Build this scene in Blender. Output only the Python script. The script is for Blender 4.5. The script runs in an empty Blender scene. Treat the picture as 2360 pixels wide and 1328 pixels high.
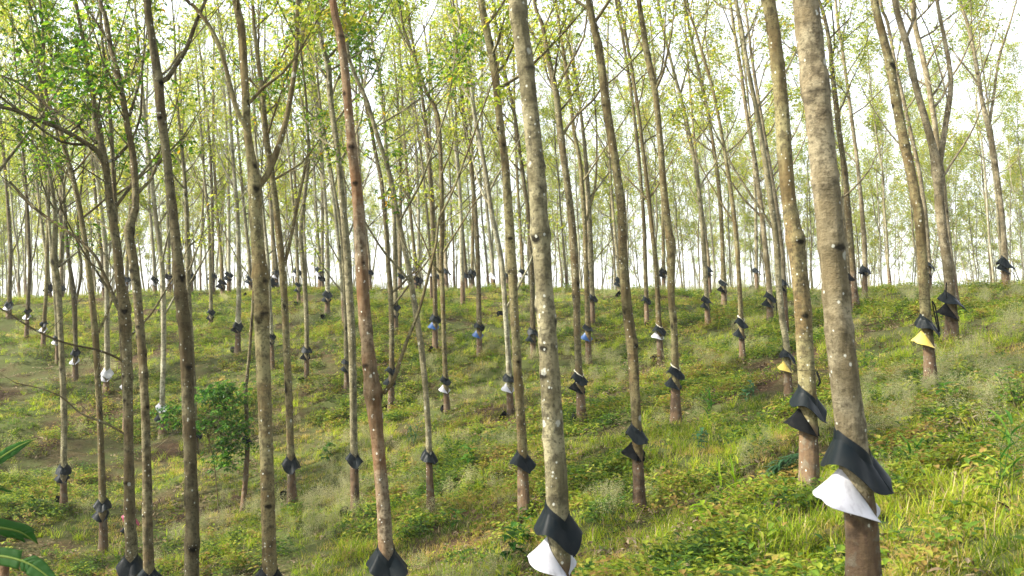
import bpy, math
import numpy as np
from mathutils import Vector

# ------------------------------------------------------------------ camera, sky, sun, exposure
scene = bpy.context.scene
C = scene.collection
F = 2294.0                      # focal length in photograph pixels (35 mm lens on a 36 mm sensor)
PITCH = math.radians(3.0)
CZ = 2.0
cam = bpy.data.cameras.new('camera'); cam_o = bpy.data.objects.new('camera', cam); C.objects.link(cam_o)
cam_o.location = (0, 0, CZ); cam_o.rotation_euler = (math.pi/2 + PITCH, 0, 0)
cam.lens = 35.0; cam.sensor_width = 36.0; cam.clip_start = 0.05; cam.clip_end = 3000
cam.dof.use_dof = True; cam.dof.focus_distance = 17.0; cam.dof.aperture_fstop = 4.0
scene.camera = cam_o
SUN_EL, SUN_AZ = math.radians(38), math.radians(-104)      # azimuth from +Y (view direction) towards +X; the sun stands to the left
world = bpy.data.worlds.new('World'); scene.world = world; world.use_nodes = True
wn = world.node_tree; wn.nodes.clear()
sky = wn.nodes.new('ShaderNodeTexSky'); sky.sky_type = 'NISHITA'; sky.sun_disc = False
sky.sun_elevation = SUN_EL; sky.sun_rotation = SUN_AZ
sky.air_density = 1.0; sky.dust_density = 2.0; sky.ozone_density = 1.0
hs = wn.nodes.new('ShaderNodeHueSaturation'); hs.inputs['Saturation'].default_value = 0.3
bg = wn.nodes.new('ShaderNodeBackground'); bg.inputs['Strength'].default_value = 0.15
wo = wn.nodes.new('ShaderNodeOutputWorld')
wn.links.new(sky.outputs[0], hs.inputs['Color']); wn.links.new(hs.outputs[0], bg.inputs['Color']); wn.links.new(bg.outputs[0], wo.inputs[0])
sun = bpy.data.lights.new('sun', 'SUN'); sun.energy = 4.6; sun.angle = math.radians(1.0); sun.color = (1.0, 0.93, 0.8)
sun_o = bpy.data.objects.new('sun', sun); C.objects.link(sun_o)
sd = Vector((math.sin(SUN_AZ)*math.cos(SUN_EL), math.cos(SUN_AZ)*math.cos(SUN_EL), math.sin(SUN_EL)))
sun_o.rotation_euler = sd.to_track_quat('Z', 'Y').to_euler(); sun_o.location = (-20, 0, 30)
vs = scene.view_settings
vs.view_transform = 'Standard'; vs.look = 'None'; vs.gamma = 1.0; vs.use_curve_mapping = False; vs.exposure = 1.78
scene.cycles.max_bounces = 8; scene.cycles.transparent_max_bounces = 8

# ------------------------------------------------------------------ helpers
def tag(o, label=None, cat=None, group=None, kind=None):
    if label: o['label'] = label
    if cat: o['category'] = cat
    if group: o['group'] = group
    if kind: o['kind'] = kind
    return o

def empty(name, loc=(0, 0, 0), rz=0.0):
    o = bpy.data.objects.new(name, None); o.location = loc; o.rotation_euler = (0, 0, rz)
    o.empty_display_size = 0.1; C.objects.link(o); return o

class MB:
    """collects arrays of vertices and polygons"""
    def __init__(s): s.v = []; s.f = []; s.m = []; s.n = 0; s.a = []
    def add(s, V, Fc, mat=0, attr=None):
        V = np.asarray(V, float).reshape(-1, 3); Fc = np.asarray(Fc, int)
        s.v.append(V); s.f.append(Fc + s.n); s.m.append(np.full(len(Fc), mat)); s.n += len(V)
        s.a.append(np.zeros(len(V)) if attr is None else np.broadcast_to(np.asarray(attr, float), (len(V),)))
    def mesh(s, name, mats, smooth=True):
        me = bpy.data.meshes.new(name)
        V = np.concatenate(s.v)
        me.vertices.add(len(V)); me.vertices.foreach_set('co', V.ravel())
        loops = np.concatenate([f.ravel() for f in s.f])
        tot = np.concatenate([np.full(len(f), f.shape[1]) for f in s.f])
        start = np.r_[0, np.cumsum(tot)[:-1]]
        me.loops.add(len(loops)); me.loops.foreach_set('vertex_index', loops)
        me.polygons.add(len(tot)); me.polygons.foreach_set('loop_start', start)
        me.polygons.foreach_set('material_index', np.concatenate(s.m))
        me.polygons.foreach_set('use_smooth', np.full(len(tot), smooth))
        at = me.attributes.new('zone', 'FLOAT', 'POINT'); at.data.foreach_set('value', np.concatenate(s.a))
        me.update(calc_edges=True)
        for m in mats: me.materials.append(m)
        return me
    def build(s, name, mats, parent=None, smooth=True, loc=None, sharp=None):
        if not isinstance(mats, (list, tuple)): mats = [mats]
        o = bpy.data.objects.new(name, s.mesh(name, mats, smooth)); C.objects.link(o)
        if sharp: o.data.set_sharp_from_angle(angle=math.radians(sharp))
        if parent is not None: o.parent = parent
        if loc is not None: o.location = loc
        return o

def resample(P, W, step):
    """Catmull-Rom through the points, widths interpolated"""
    P = np.asarray(P, float); W = np.asarray(W, float)
    Q = np.vstack([2*P[0]-P[1], P, 2*P[-1]-P[-2]]); out = []; ow = []
    for i in range(len(P)-1):
        L = np.linalg.norm(P[i+1]-P[i]); n = max(1, int(L/step))
        t = np.arange(n)[:, None]/n; a, b, c, d = Q[i], Q[i+1], Q[i+2], Q[i+3]
        out.append(.5*((2*b)+(-a+c)*t+(2*a-5*b+4*c-d)*t*t+(-a+3*b-3*c+d)*t**3)); ow.append(W[i]+(W[i+1]-W[i])*t[:, 0])
    out.append(P[-1:]); ow.append(W[-1:])
    return np.vstack(out), np.concatenate(ow)

def tube(P, R, sides=8, cap=True, disp=None):
    P = np.asarray(P, float); n = len(P); R = np.broadcast_to(np.asarray(R, float), (n,))
    T = np.gradient(P, axis=0); T /= np.linalg.norm(T, axis=1)[:, None]+1e-9
    ref = np.array([0, 1., 0]) if abs(T[0][1]) < .8 else np.array([1., 0, 0])
    A = np.cross(T, ref); A /= np.linalg.norm(A, axis=1)[:, None]+1e-9; B = np.cross(A, T)
    th = np.linspace(0, 2*np.pi, sides, endpoint=False)
    rr = R[:, None]*np.ones(sides) if disp is None else R[:, None]*(1+disp)
    V = P[:, None]+rr[..., None]*(A[:, None]*np.cos(th)[None, :, None]+B[:, None]*np.sin(th)[None, :, None])
    i = np.arange(n-1)[:, None]*sides; j = np.arange(sides)[None]; k = (j+1) % sides
    Fc = np.stack([i+j, i+k, i+sides+k, i+sides+j], -1).reshape(-1, 4)
    return V.reshape(-1, 3), Fc

def node(nt, t, **kw):
    n = nt.nodes.new(t)
    for k, v in kw.items():
        if k in n.inputs: n.inputs[k].default_value = v
        else: setattr(n, k, v)
    return n
def new_mat(name):
    m = bpy.data.materials.new(name); m.use_nodes = True; nt = m.node_tree
    return m, nt, nt.nodes['Principled BSDF'], nt.nodes['Material Output']
def ramp(nt, fac, stops, interp='LINEAR'):
    r = nt.nodes.new('ShaderNodeValToRGB'); r.color_ramp.interpolation = interp
    el = r.color_ramp.elements
    while len(el) < len(stops): el.new(0.5)
    for e, (p, c) in zip(el, stops): e.position = p; e.color = (*c, 1)
    nt.links.new(fac, r.inputs[0]); return r
def mixc(nt, fac, a, b):
    m = nt.nodes.new('ShaderNodeMix'); m.data_type = 'RGBA'
    for s, x in ((0, fac), (6, a), (7, b)):
        if hasattr(x, 'is_linked') or hasattr(x, 'links'): nt.links.new(x, m.inputs[s])
        else: m.inputs[s].default_value = (*x, 1) if isinstance(x, tuple) else x
    return m.outputs[2]
def mapr(nt, v, a, b, c=0., d=1.):
    m = nt.nodes.new('ShaderNodeMapRange'); nt.links.new(v, m.inputs[0])
    for i, x in enumerate((a, b, c, d)): m.inputs[i+1].default_value = x
    return m.outputs[0]
def mul(nt, a, b, op='MULTIPLY'):
    m = nt.nodes.new('ShaderNodeMath'); m.operation = op
    for i, x in enumerate((a, b)):
        if isinstance(x, (int, float)): m.inputs[i].default_value = x
        else: nt.links.new(x, m.inputs[i])
    return m.outputs[0]

# ------------------------------------------------------------------ materials
def bark(name, c1, c2, dark, spots=1.0, rust=0.0, panel=(.085, .055, .034)):
    m, nt, b, out = new_mat(name)
    tc = nt.nodes.new('ShaderNodeTexCoord'); oi = nt.nodes.new('ShaderNodeObjectInfo')
    off = node(nt, 'ShaderNodeVectorMath', operation='ADD'); nt.links.new(tc.outputs['Object'], off.inputs[0])
    sc = node(nt, 'ShaderNodeVectorMath', operation='SCALE'); nt.links.new(oi.outputs['Location'], sc.inputs[0]); sc.inputs['Scale'].default_value = 3.7
    nt.links.new(sc.outputs[0], off.inputs[1]); V = off.outputs[0]
    def nz(scale, det=4., vec=None, rough=.6):
        n = nt.nodes.new('ShaderNodeTexNoise'); n.inputs['Scale'].default_value = scale; n.inputs['Detail'].default_value = det
        n.inputs['Roughness'].default_value = rough; nt.links.new(vec or V, n.inputs['Vector']); return n.outputs[0]
    def mapping(x, y, z):
        mp = nt.nodes.new('ShaderNodeMapping'); mp.inputs['Scale'].default_value = (x, y, z); nt.links.new(V, mp.inputs[0]); return mp.outputs[0]
    big = nz(2.6, 5); mid = nz(11, 6); ring = nz(9, 5, mapping(.5, .5, 5)); streak = nz(26, 4, mapping(1, 1, .12)); fine = nz(90, 3)
    col = mixc(nt, mapr(nt, big, .4, .62), c1, c2)
    col = mixc(nt, mul(nt, mapr(nt, mid, .48, .62), .75), col, dark)
    col = mixc(nt, mul(nt, mapr(nt, nz(38, 5), .53, .63), .7), col, dark)
    col = mixc(nt, mul(nt, mapr(nt, nz(1.3, 4), .48, .6), .55), col, (c2[0]*.6, c2[1]*.62, c2[2]*.55))
    col = mixc(nt, mul(nt, mapr(nt, ring, .60, .68), .45), col, dark)
    col = mixc(nt, mul(nt, mapr(nt, streak, .5, .8), .45), col, (c1[0]*1.35, c1[1]*1.3, c1[2]*1.25))
    if rust: col = mixc(nt, mul(nt, mapr(nt, nz(3.2, 5, mapping(1, 1, .45)), .38, .56), rust), col, (.15, .07, .029))
    at = node(nt, 'ShaderNodeAttribute', attribute_name='zone')
    pz = mixc(nt, mapr(nt, streak, .38, .62), panel, (.125, .084, .048)); pz = mixc(nt, mapr(nt, mid, .5, .6), pz, (.12, .10, .07)); pz = mixc(nt, mapr(nt, nz(5, 5), .54, .66), pz, (.05, .034, .022))
    col = mixc(nt, mapr(nt, at.outputs['Fac'], 0.1, 0.9), col, pz)
    col = mixc(nt, mapr(nt, mul(nt, at.outputs['Fac'], mul(nt, mid, .8), 'ADD'), .1, -.35), col, (dark[0]*.45, dark[1]*.45, dark[2]*.45))
    # pale lichen discs, of two sizes
    for s, th, am in ((9., .17, .45), (30., .2, .65)):
        vo = nt.nodes.new('ShaderNodeTexVoronoi'); vo.inputs['Scale'].default_value = s; nt.links.new(mapping(1, 1, .8), vo.inputs['Vector'])
        pick = nt.nodes.new('ShaderNodeSeparateColor'); nt.links.new(vo.outputs['Color'], pick.inputs[0])
        rad = mul(nt, mul(nt, pick.outputs[0], mapr(nt, pick.outputs[1], (1-.30*spots) if s > 20 else (1-.16*spots), (1-.29*spots) if s > 20 else (1-.155*spots))), th*1.7)
        d = mul(nt, rad, mul(nt, vo.outputs['Distance'], mul(nt, mul(nt, nz(45, 3), .3), .15, 'SUBTRACT'), 'ADD'), 'SUBTRACT')
        col = mixc(nt, mul(nt, mapr(nt, d, 0, .05), am), col, (.52, .53, .47))
    hv = nt.nodes.new('ShaderNodeHueSaturation'); nt.links.new(col, hv.inputs['Color'])
    nt.links.new(mapr(nt, oi.outputs['Random'], 0, 1, .8, 1.2), hv.inputs['Value'])
    nt.links.new(hv.outputs[0], b.inputs['Base Color']); b.inputs['Roughness'].default_value = .9; b.inputs['Specular IOR Level'].default_value = .12
    bp = nt.nodes.new('ShaderNodeBump'); bp.inputs['Strength'].default_value = .9; bp.inputs['Distance'].default_value = .02
    h = mul(nt, mul(nt, mid, mul(nt, ring, .3), 'ADD'), mul(nt, fine, .35), 'ADD')
    nt.links.new(h, bp.inputs['Height']); nt.links.new(bp.outputs[0], b.inputs['Normal'])
    return m
BARK = {'grey': bark('bark_grey', (0.225, 0.205, 0.125), (0.126, 0.109, 0.061), (0.038, 0.033, 0.021)),
        'tan': bark('bark_tan', (0.230, 0.200, 0.130), (0.138, 0.108, 0.062), (0.046, 0.038, 0.023), spots=.8),
        'olive': bark('bark_olive', (0.170, 0.153, 0.076), (0.120, 0.086, 0.040), (0.032, 0.026, 0.015)),
        'dark': bark('bark_dark', (0.132, 0.119, 0.067), (0.094, 0.068, 0.035), (0.023, 0.019, 0.011)),
        'rust': bark('bark_rust', (0.194, 0.160, 0.107), (0.117, 0.080, 0.047), (0.037, 0.022, 0.011), spots=.8, rust=.5),
        'pale': bark('bark_pale', (0.285, 0.278, 0.196), (0.183, 0.159, 0.105), (0.067, 0.059, 0.040), spots=1.0)}

def leaf_mat(name, stops, trans=.55, rough=.5, wscale=.25, wamt=.25, inst=True):
    m, nt, b, out = new_mat(name)
    g = nt.nodes.new('ShaderNodeNewGeometry')
    n = nt.nodes.new('ShaderNodeTexNoise'); n.inputs['Scale'].default_value = wscale; n.inputs['Detail'].default_value = 3; nt.links.new(g.outputs['Position'], n.inputs['Vector'])
    fac = mul(nt, g.outputs['Random Per Island'], mul(nt, mul(nt, n.outputs[0], .5, 'SUBTRACT'), wamt*4), 'ADD')
    r = ramp(nt, fac, stops)
    b.inputs['Roughness'].default_value = rough; b.inputs['Specular IOR Level'].default_value = .14
    nt.links.new(r.outputs[0], b.inputs['Base Color'])
    tr = nt.nodes.new('ShaderNodeBsdfTranslucent')
    hv = nt.nodes.new('ShaderNodeHueSaturation'); hv.inputs['Value'].default_value = 1.5; hv.inputs['Saturation'].default_value = 1.05
    nt.links.new(r.outputs[0], hv.inputs['Color']); nt.links.new(hv.outputs[0], tr.inputs['Color'])
    mx = nt.nodes.new('ShaderNodeMixShader'); mx.inputs[0].default_value = trans
    nt.links.new(b.outputs[0], mx.inputs[1]); nt.links.new(tr.outputs[0], mx.inputs[2]); nt.links.new(mx.outputs[0], out.inputs[0])
    return m
LEAF_FAR = leaf_mat('leaf_canopy', [(0, (.10, .15, .018)), (.35, (.17, .22, .026)), (.7, (.26, .29, .045)), (.96, (.36, .33, .05)), (1, (.40, .28, .05))], trans=.65)
LEAF_MID = leaf_mat('leaf_young', [(0, (.025, .07, .010)), (.4, (.065, .14, .014)), (.75, (.14, .21, .02)), (.97, (.28, .28, .03)), (1, (.42, .24, .03))], trans=.6)
LEAF_DARK = leaf_mat('leaf_dark', [(0, (.02, .07, .012)), (.5, (.045, .125, .018)), (.85, (.11, .21, .025)), (1, (.28, .32, .04))], trans=.5, rough=.38)
GRASS = leaf_mat('grass_blade', [(0, (0.037, 0.083, 0.008)), (.4, (0.123, 0.189, 0.013)), (.75, (0.258, 0.283, 0.021)), (.92, (0.331, 0.283, 0.064)), (1, (0.442, 0.319, 0.117))], wscale=.9, wamt=.8)
GRASS_L = leaf_mat('grass_bright', [(0, (0.114, 0.209, 0.015)), (.5, (0.240, 0.319, 0.022)), (1, (0.389, 0.396, 0.050))], wscale=.6, wamt=.3)
COVER = leaf_mat('ground_leaf', [(0, (0.027, 0.066, 0.011)), (.4, (0.081, 0.144, 0.015)), (.75, (0.200, 0.240, 0.024)), (.93, (0.250, 0.240, 0.043)), (1, (0.200, 0.138, 0.038))], wscale=1.1, wamt=.75, trans=.4)
SEED = leaf_mat('seed_head', [(0, (.17, .19, .085)), (.5, (.27, .28, .14)), (1, (.40, .37, .22))], wscale=.4, wamt=.3)
LITTER = leaf_mat('dry_leaf', [(0, (.04, .026, .015)), (.4, (.10, .066, .036)), (.8, (.15, .11, .065)), (1, (.21, .17, .11))], trans=.15, rough=.8)
STRAW = leaf_mat('dry_blade', [(0, (.22, .17, .08)), (1, (.42, .34, .2))], trans=.3)
BANANA = leaf_mat('banana_leaf', [(0, (.03, .11, .018)), (1, (.045, .13, .022))], trans=.45, rough=.5)
RIB = leaf_mat('banana_rib', [(0, (.12, .18, .03)), (1, (.14, .20, .035))], trans=.1)
FERN = leaf_mat('fern_leaf', [(0, (.03, .085, .035)), (1, (.06, .13, .055))], trans=.4)

def sheet_mat(name, col, rough, spec=.5, noise=.1):
    m, nt, b, out = new_mat(name)
    tc = nt.nodes.new('ShaderNodeTexCoord'); n = nt.nodes.new('ShaderNodeTexNoise'); n.inputs['Scale'].default_value = 9; n.inputs['Detail'].default_value = 6
    nt.links.new(tc.outputs['Object'], n.inputs['Vector'])
    c = mixc(nt, mapr(nt, n.outputs[0], .35, .7), col, tuple(min(1, x*(1-noise)+.02*noise) for x in col))
    mp = nt.nodes.new('ShaderNodeMapping'); mp.inputs['Scale'].default_value = (14, 14, 2.2); nt.links.new(tc.outputs['Object'], mp.inputs[0])
    n2 = nt.nodes.new('ShaderNodeTexNoise'); n2.inputs['Scale'].default_value = 1.6; n2.inputs['Detail'].default_value = 7; nt.links.new(mp.outputs[0], n2.inputs['Vector'])
    c = mixc(nt, mul(nt, mapr(nt, n2.outputs[0], .52, .72), .4 if max(col) > .05 else .12), c, (.06, .055, .042))
    nt.links.new(c, b.inputs['Base Color']); nt.links.new(mapr(nt, n.outputs[0], .3, .7, rough-.08, rough+.12), b.inputs['Roughness'])
    b.inputs['Specular IOR Level'].default_value = spec
    bp = nt.nodes.new('ShaderNodeBump'); bp.inputs['Strength'].default_value = .25; bp.inputs['Distance'].default_value = .01
    nt.links.new(n.outputs[0], bp.inputs['Height']); nt.links.new(bp.outputs[0], b.inputs['Normal'])
    return m
GUARD = {'k': sheet_mat('rubber_black', (.004, .0075, .0095), .42, .07, .3), 'n': sheet_mat('rubber_matt_black', (.003, .0038, .0045), .85, .04, .3),
         'w': sheet_mat('plastic_white', (.37, .37, .40), .45), 'y': sheet_mat('plastic_yellow', (.50, .38, .075), .5),
         'b': sheet_mat('plastic_blue', (.007, .05, .17), .45), 'c': sheet_mat('plastic_cream', (.42, .39, .31), .5), 'p': sheet_mat('plastic_pink', (.32, .03, .08), .5)}

def ground_mat():
    m, nt, b, out = new_mat('soil')
    g = nt.nodes.new('ShaderNodeNewGeometry')
    def nz(s, d=6):
        n = nt.nodes.new('ShaderNodeTexNoise'); n.inputs['Scale'].default_value = s; n.inputs['Detail'].default_value = d; n.inputs['Roughness'].default_value = .65
        nt.links.new(g.outputs['Position'], n.inputs['Vector']); return n.outputs[0]
    a = nz(.35); c = nz(3.5); d = nz(22)
    col = mixc(nt, mapr(nt, c, .4, .65), (.028, .018, .010), (.065, .040, .021))
    col = mixc(nt, mapr(nt, d, .52, .66), col, (.14, .095, .055))
    col = mixc(nt, mul(nt, mapr(nt, a, .38, .56), .75), col, (.055, .075, .02))
    nt.links.new(col, b.inputs['Base Color']); b.inputs['Roughness'].default_value = 1; b.inputs['Specular IOR Level'].default_value = .1
    bp = nt.nodes.new('ShaderNodeBump'); bp.inputs['Distance'].default_value = .04; nt.links.new(mul(nt, c, d, 'ADD'), bp.inputs['Height']); nt.links.new(bp.outputs[0], b.inputs['Normal'])
    return m
SOIL = ground_mat()

# ------------------------------------------------------------------ terrain: a smooth surface through surveyed points (bearing x, y in the photograph's grid, distance)
SURV = [(1990,1415,6.2),(1310,1503,7.8),(1864,1112,10.8),(905,1496,10.5),(622,1520,12),(445,1560,12),(345,1500,14),(298,1460,14),(239,1268,20),(147,1180,23),
(674,1165,21),(819,1180,18),(994,1185,17),(1209,1200,15.5),(1475,1172,13.2),(2147,895,15.1),(2194,785,19.5),(1558,975,18),(1342,975,21),(1177,967,24),(1031,961,27),
(901,938,28),(800,909,29),(707,880,31),(548,812,34),(375,1015,29),(244,912,33),(174,880,33),(133,835,36),(99,805,38),(60,777,41),(20,737,44),(486,760,42),(1105,831,30),
(1003,800,32),(912,771,35),(754,725,41),(689,708,44),(1229,826,31),(1357,838,29),(1365,750,34),(1491,757,33),(1523,840,28),(1632,757,32),(1669,708,36),(1712,840,25),
(1775,754,28),(1818,926,20),(1971,722,27),(2322,662,35),(1742,675,40),(1530,672,44),(1090,663,50),(578,672,50),(1065,705,44),
(0,690,50),(300,674,52),(800,668,52),(1300,672,50),(1700,674,45),(2000,674,40),(2360,664,36),(2700,655,33),(-400,700,52),
(-200,1150,22),(-200,850,35),(2700,900,12),(2700,1300,5),(1990,2600,2.0),(1180,2700,2.2),(300,2600,3)]
EXTRA = [(-26,66,2.9),(0,66,2.9),(26,60,2.6),(-50,75,2.5),(-20,85,2.6),(15,85,2.4),(50,70,2.0),(-30,110,1.5),(30,110,1.3),(0,125,.5),(60,100,1),(-60,110,1)]
cp, sp_ = math.cos(PITCH), math.sin(PITCH)
def ray(px, py):
    xn, yn = (px-1180)/F, (664-py)/F
    return np.array([xn, cp-yn*sp_, sp_+yn*cp])
SX, SZ = [], []
for x_, y_, D_ in SURV:
    q_ = ray(x_, y_)*D_; SX.append(q_[:2]); SZ.append(q_[2]+CZ)
for a_ in EXTRA: SX.append(np.array(a_[:2], float)); SZ.append(a_[2])
SX = np.array(SX); SZ = np.array(SZ); NS = len(SX)
def _K(r): return r*r*np.log(r+1e-9)
_A = np.zeros((NS+3, NS+3)); _A[:NS, :NS] = _K(np.linalg.norm(SX[:, None]-SX[None], axis=2))+np.eye(NS)*25
_A[:NS, NS] = 1; _A[:NS, NS+1:] = SX; _A[NS:, :NS] = _A[:NS, NS:].T
_W = np.linalg.solve(_A, np.r_[SZ, 0, 0, 0])
def vnoise(x, y, s, seed=0):
    rg = np.random.RandomState(seed).rand(64, 64); x = np.asarray(x)/s+100.5; y = np.asarray(y)/s+100.5
    xi = np.floor(x).astype(int); yi = np.floor(y).astype(int); fx = x-xi; fy = y-yi; fx = fx*fx*(3-2*fx); fy = fy*fy*(3-2*fy)
    g = lambda a, b: rg[a % 64, b % 64]
    return (g(xi, yi)*(1-fx)+g(xi+1, yi)*fx)*(1-fy)+(g(xi, yi+1)*(1-fx)+g(xi+1, yi+1)*fx)*fy
def tz0(x, y):
    x = np.asarray(x, float); y = np.asarray(y, float)
    q = np.stack([x, y], -1); r = np.linalg.norm(q[..., None, :]-SX, axis=-1)
    z = _K(r)@_W[:NS]+_W[NS]+q@_W[NS+1:]
    t = np.clip((np.hypot(x, y-45)-95)/80, 0, 1); t = t*t*(3-2*t)
    back = np.clip((1.5-y)/8, 0, 1)
    z = z*(1-back)+0.2*back
    return np.clip(z, -14, 12)*(1-t)+(-14)*t
def tz(x, y): return tz0(x, y)+.32*(vnoise(x, y, 1.7, 3)-.5)+.13*(vnoise(x, y, .5, 4)-.5)
def hit(px, py):
    d = ray(px, py); t = np.arange(1.5, 62, .05); gap = CZ+d[2]*t-tz0(d[0]*t, d[1]*t)
    i = np.argmax(gap < 0) if (gap < 0).any() else np.argmin(gap+np.where(t < 25, 9, 0))
    return d[:2]*t[i]
def at_y(px, py, Y):
    d = ray(px, py); return np.array([0, 0, CZ])+d*(Y/d[1])

gx = np.unique(np.round(np.concatenate([-np.geomspace(46, 900, 22), np.arange(-46, 46.01, .3), np.geomspace(46.3, 900, 22)]), 3))
gy = np.unique(np.round(np.concatenate([-np.geomspace(4.1, 900, 18), np.arange(-4, 3, .6), np.arange(3, 70, .3), np.arange(70, 130, 1.5), np.geomspace(130, 1500, 22)]), 3))
GX, GY = np.meshgrid(gx, gy); GZ = np.zeros_like(GX)
for i in range(len(gy)): GZ[i] = tz(GX[i], GY[i])
b_ = MB(); ni, nj = GX.shape; ii = np.arange(ni-1)[:, None]*nj; jj = np.arange(nj-1)[None]
b_.add(np.stack([GX, GY, GZ], -1).reshape(-1, 3), np.stack([ii+jj, ii+jj+1, ii+nj+jj+1, ii+nj+jj], -1).reshape(-1, 4))
tag(b_.build('hillside_ground', SOIL), kind='structure')

# ------------------------------------------------------------------ leaves
def rubber_leaves(mb, P, rng, size=.13, mat=0, spread=1.0):
    """three drooping leaflets at the end of a short stalk, at every point of P"""
    n = len(P)
    if not n: return
    P = np.asarray(P); az = rng.rand(n)*2*np.pi; el = rng.normal(.25, .45, n)
    D = np.stack([np.cos(az)*np.cos(el), np.sin(az)*np.cos(el), np.sin(el)], -1)
    S = size*rng.uniform(.65, 1.25, n)
    tip = P+D*(S*rng.uniform(.5, 1.3, n)*spread)[:, None]
    allV = []
    for k in range(3):
        a = az+(k-1)*rng.uniform(.7, 1.1, n); dz = rng.uniform(-1.1, -.05, n)
        L = np.stack([np.cos(a), np.sin(a), dz], -1); L /= np.linalg.norm(L, axis=1)[:, None]
        Sd = np.cross(L, np.array([0, 0, 1.])); Sd /= np.linalg.norm(Sd, axis=1)[:, None]+1e-6
        up = np.cross(Sd, L); roll = rng.normal(0, .5, n)[:, None]; Sd = Sd*np.cos(roll)+up*np.sin(roll)
        s = S[:, None]; w = .20*s
        v = np.stack([tip, tip+L*s*.52+Sd*w+up*s*.05, tip+L*s, tip+L*s*.52-Sd*w+up*s*.05], 1)
        allV.append(v)
    V = np.concatenate(allV).reshape(-1, 3); mb.add(V, np.arange(len(V)).reshape(-1, 4), mat)

def twig_path(p0, az, tilt, L, rng, n=6, up=.5, kink=.1):
    """path that starts at tilt radians from the vertical and bends upward"""
    pts = [np.array(p0, float)]; st = L/(n-1); t = tilt
    for i in range(n-1):
        t = tilt*(1-up*i/(n-1))+rng.normal(0, kink); az += rng.normal(0, kink*1.5)
        pts.append(pts[-1]+st*np.array([np.cos(az)*np.sin(t), np.sin(az)*np.sin(t), np.cos(t)]))
    return np.array(pts)

def make_crown(rng, P, R, h0, nb=22, leaves=900, size=.13, sides=5, blen=(1.3, 3.4), tiltmax=1.05, extra=None, clusters=(14, 26)):
    """branches, twigs and leaves carried by a trunk path P with radii R, from height h0 upward"""
    mb = MB(); z = P[:, 2]; top = z[-1]; pts = []
    for i in range(nb):
        u = ((i+rng.rand())/nb)**.8; h = h0+(top-h0)*u*.98; k = min(len(P)-2, max(1, int(np.searchsorted(z, h))))
        p0 = P[k]; r0 = R[k]; L = rng.uniform(*blen)*(1-.45*u)*(.75+.25*min(1, (top-h0)/6))
        az = i*2.4+rng.normal(0, .5); tilt = tiltmax*(1-.5*u)*rng.uniform(.6, 1.1)
        bp = twig_path(p0, az, tilt, L, rng, 7); br = np.linspace(min(r0*.5, .012+.012*L), .004, 7)
        mb.add(*tube(bp, br, sides), 0)
        q = [bp[3:]]
        for s in range(rng.randint(3, 6)):
            kk = rng.randint(1, 6); sp = twig_path(bp[kk], az+rng.uniform(-1.3, 1.3), tilt*rng.uniform(.3, 1.4), L*rng.uniform(.22, .5), rng, 5)
            mb.add(*tube(sp, np.linspace(br[kk]*.6, .003, 5), 3), 0); q.append(sp[2:])
            if rng.rand() < .6:
                s2 = twig_path(sp[2], az+rng.uniform(-2, 2), tilt*rng.uniform(.4, 1.6), L*rng.uniform(.1, .25), rng, 4)
                mb.add(*tube(s2, np.linspace(.005, .0025, 4), 3), 0); q.append(s2[1:])
        pts.append(np.concatenate(q))
    if extra is not None and len(extra): pts.append(extra)
    A = np.concatenate(pts); n = leaves
    # leaves gather in tufts towards the twig ends, so the crown keeps open gaps
    nt_ = max(6, n//rng.randint(*clusters)); c = A[rng.randint(0, len(A), nt_)]
    Q = c[rng.randint(0, nt_, n)]+rng.normal(0, .16, (n, 3))*np.array([1, 1, .8])
    rubber_leaves(mb, Q, rng, size, 1)
    return mb

# ------------------------------------------------------------------ rain guards
def R2(P, R, z):
    k = int(np.clip(np.searchsorted(P[:, 2], z), 1, len(P)-1)); t = (z-P[k-1, 2])/(P[k, 2]-P[k-1, 2]+1e-9); t = np.clip(t, 0, 1)
    return P[k-1]*(1-t)+P[k]*t, R[k-1]*(1-t)+R[k]*t
def solid_grid(mb, V, th, mat=0):
    """V (rows, cols, 3): a sheet given a real thickness"""
    du = np.gradient(V, axis=0); dv = np.gradient(V, axis=1); N = np.cross(du, dv); N /= np.linalg.norm(N, axis=2)[..., None]+1e-9
    a, c = V.shape[:2]; W = V-N*th; base = np.concatenate([V.reshape(-1, 3), W.reshape(-1, 3)]); o = a*c
    i = np.arange(a-1)[:, None]*c; j = np.arange(c-1)[None]; q = np.stack([i+j, i+j+1, i+c+j+1, i+c+j], -1).reshape(-1, 4)
    rim = []
    for k in range(c-1): rim += [[k+1, k, o+k, o+k+1], [(a-1)*c+k, (a-1)*c+k+1, o+(a-1)*c+k+1, o+(a-1)*c+k]]
    for k in range(a-1): rim += [[k*c, (k+1)*c, o+(k+1)*c, o+k*c], [(k+1)*c+c-1, k*c+c-1, o+k*c+c-1, o+(k+1)*c+c-1]]
    mb.add(base, np.concatenate([q, q[:, ::-1]+o, np.array(rim)]), mat)
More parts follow.
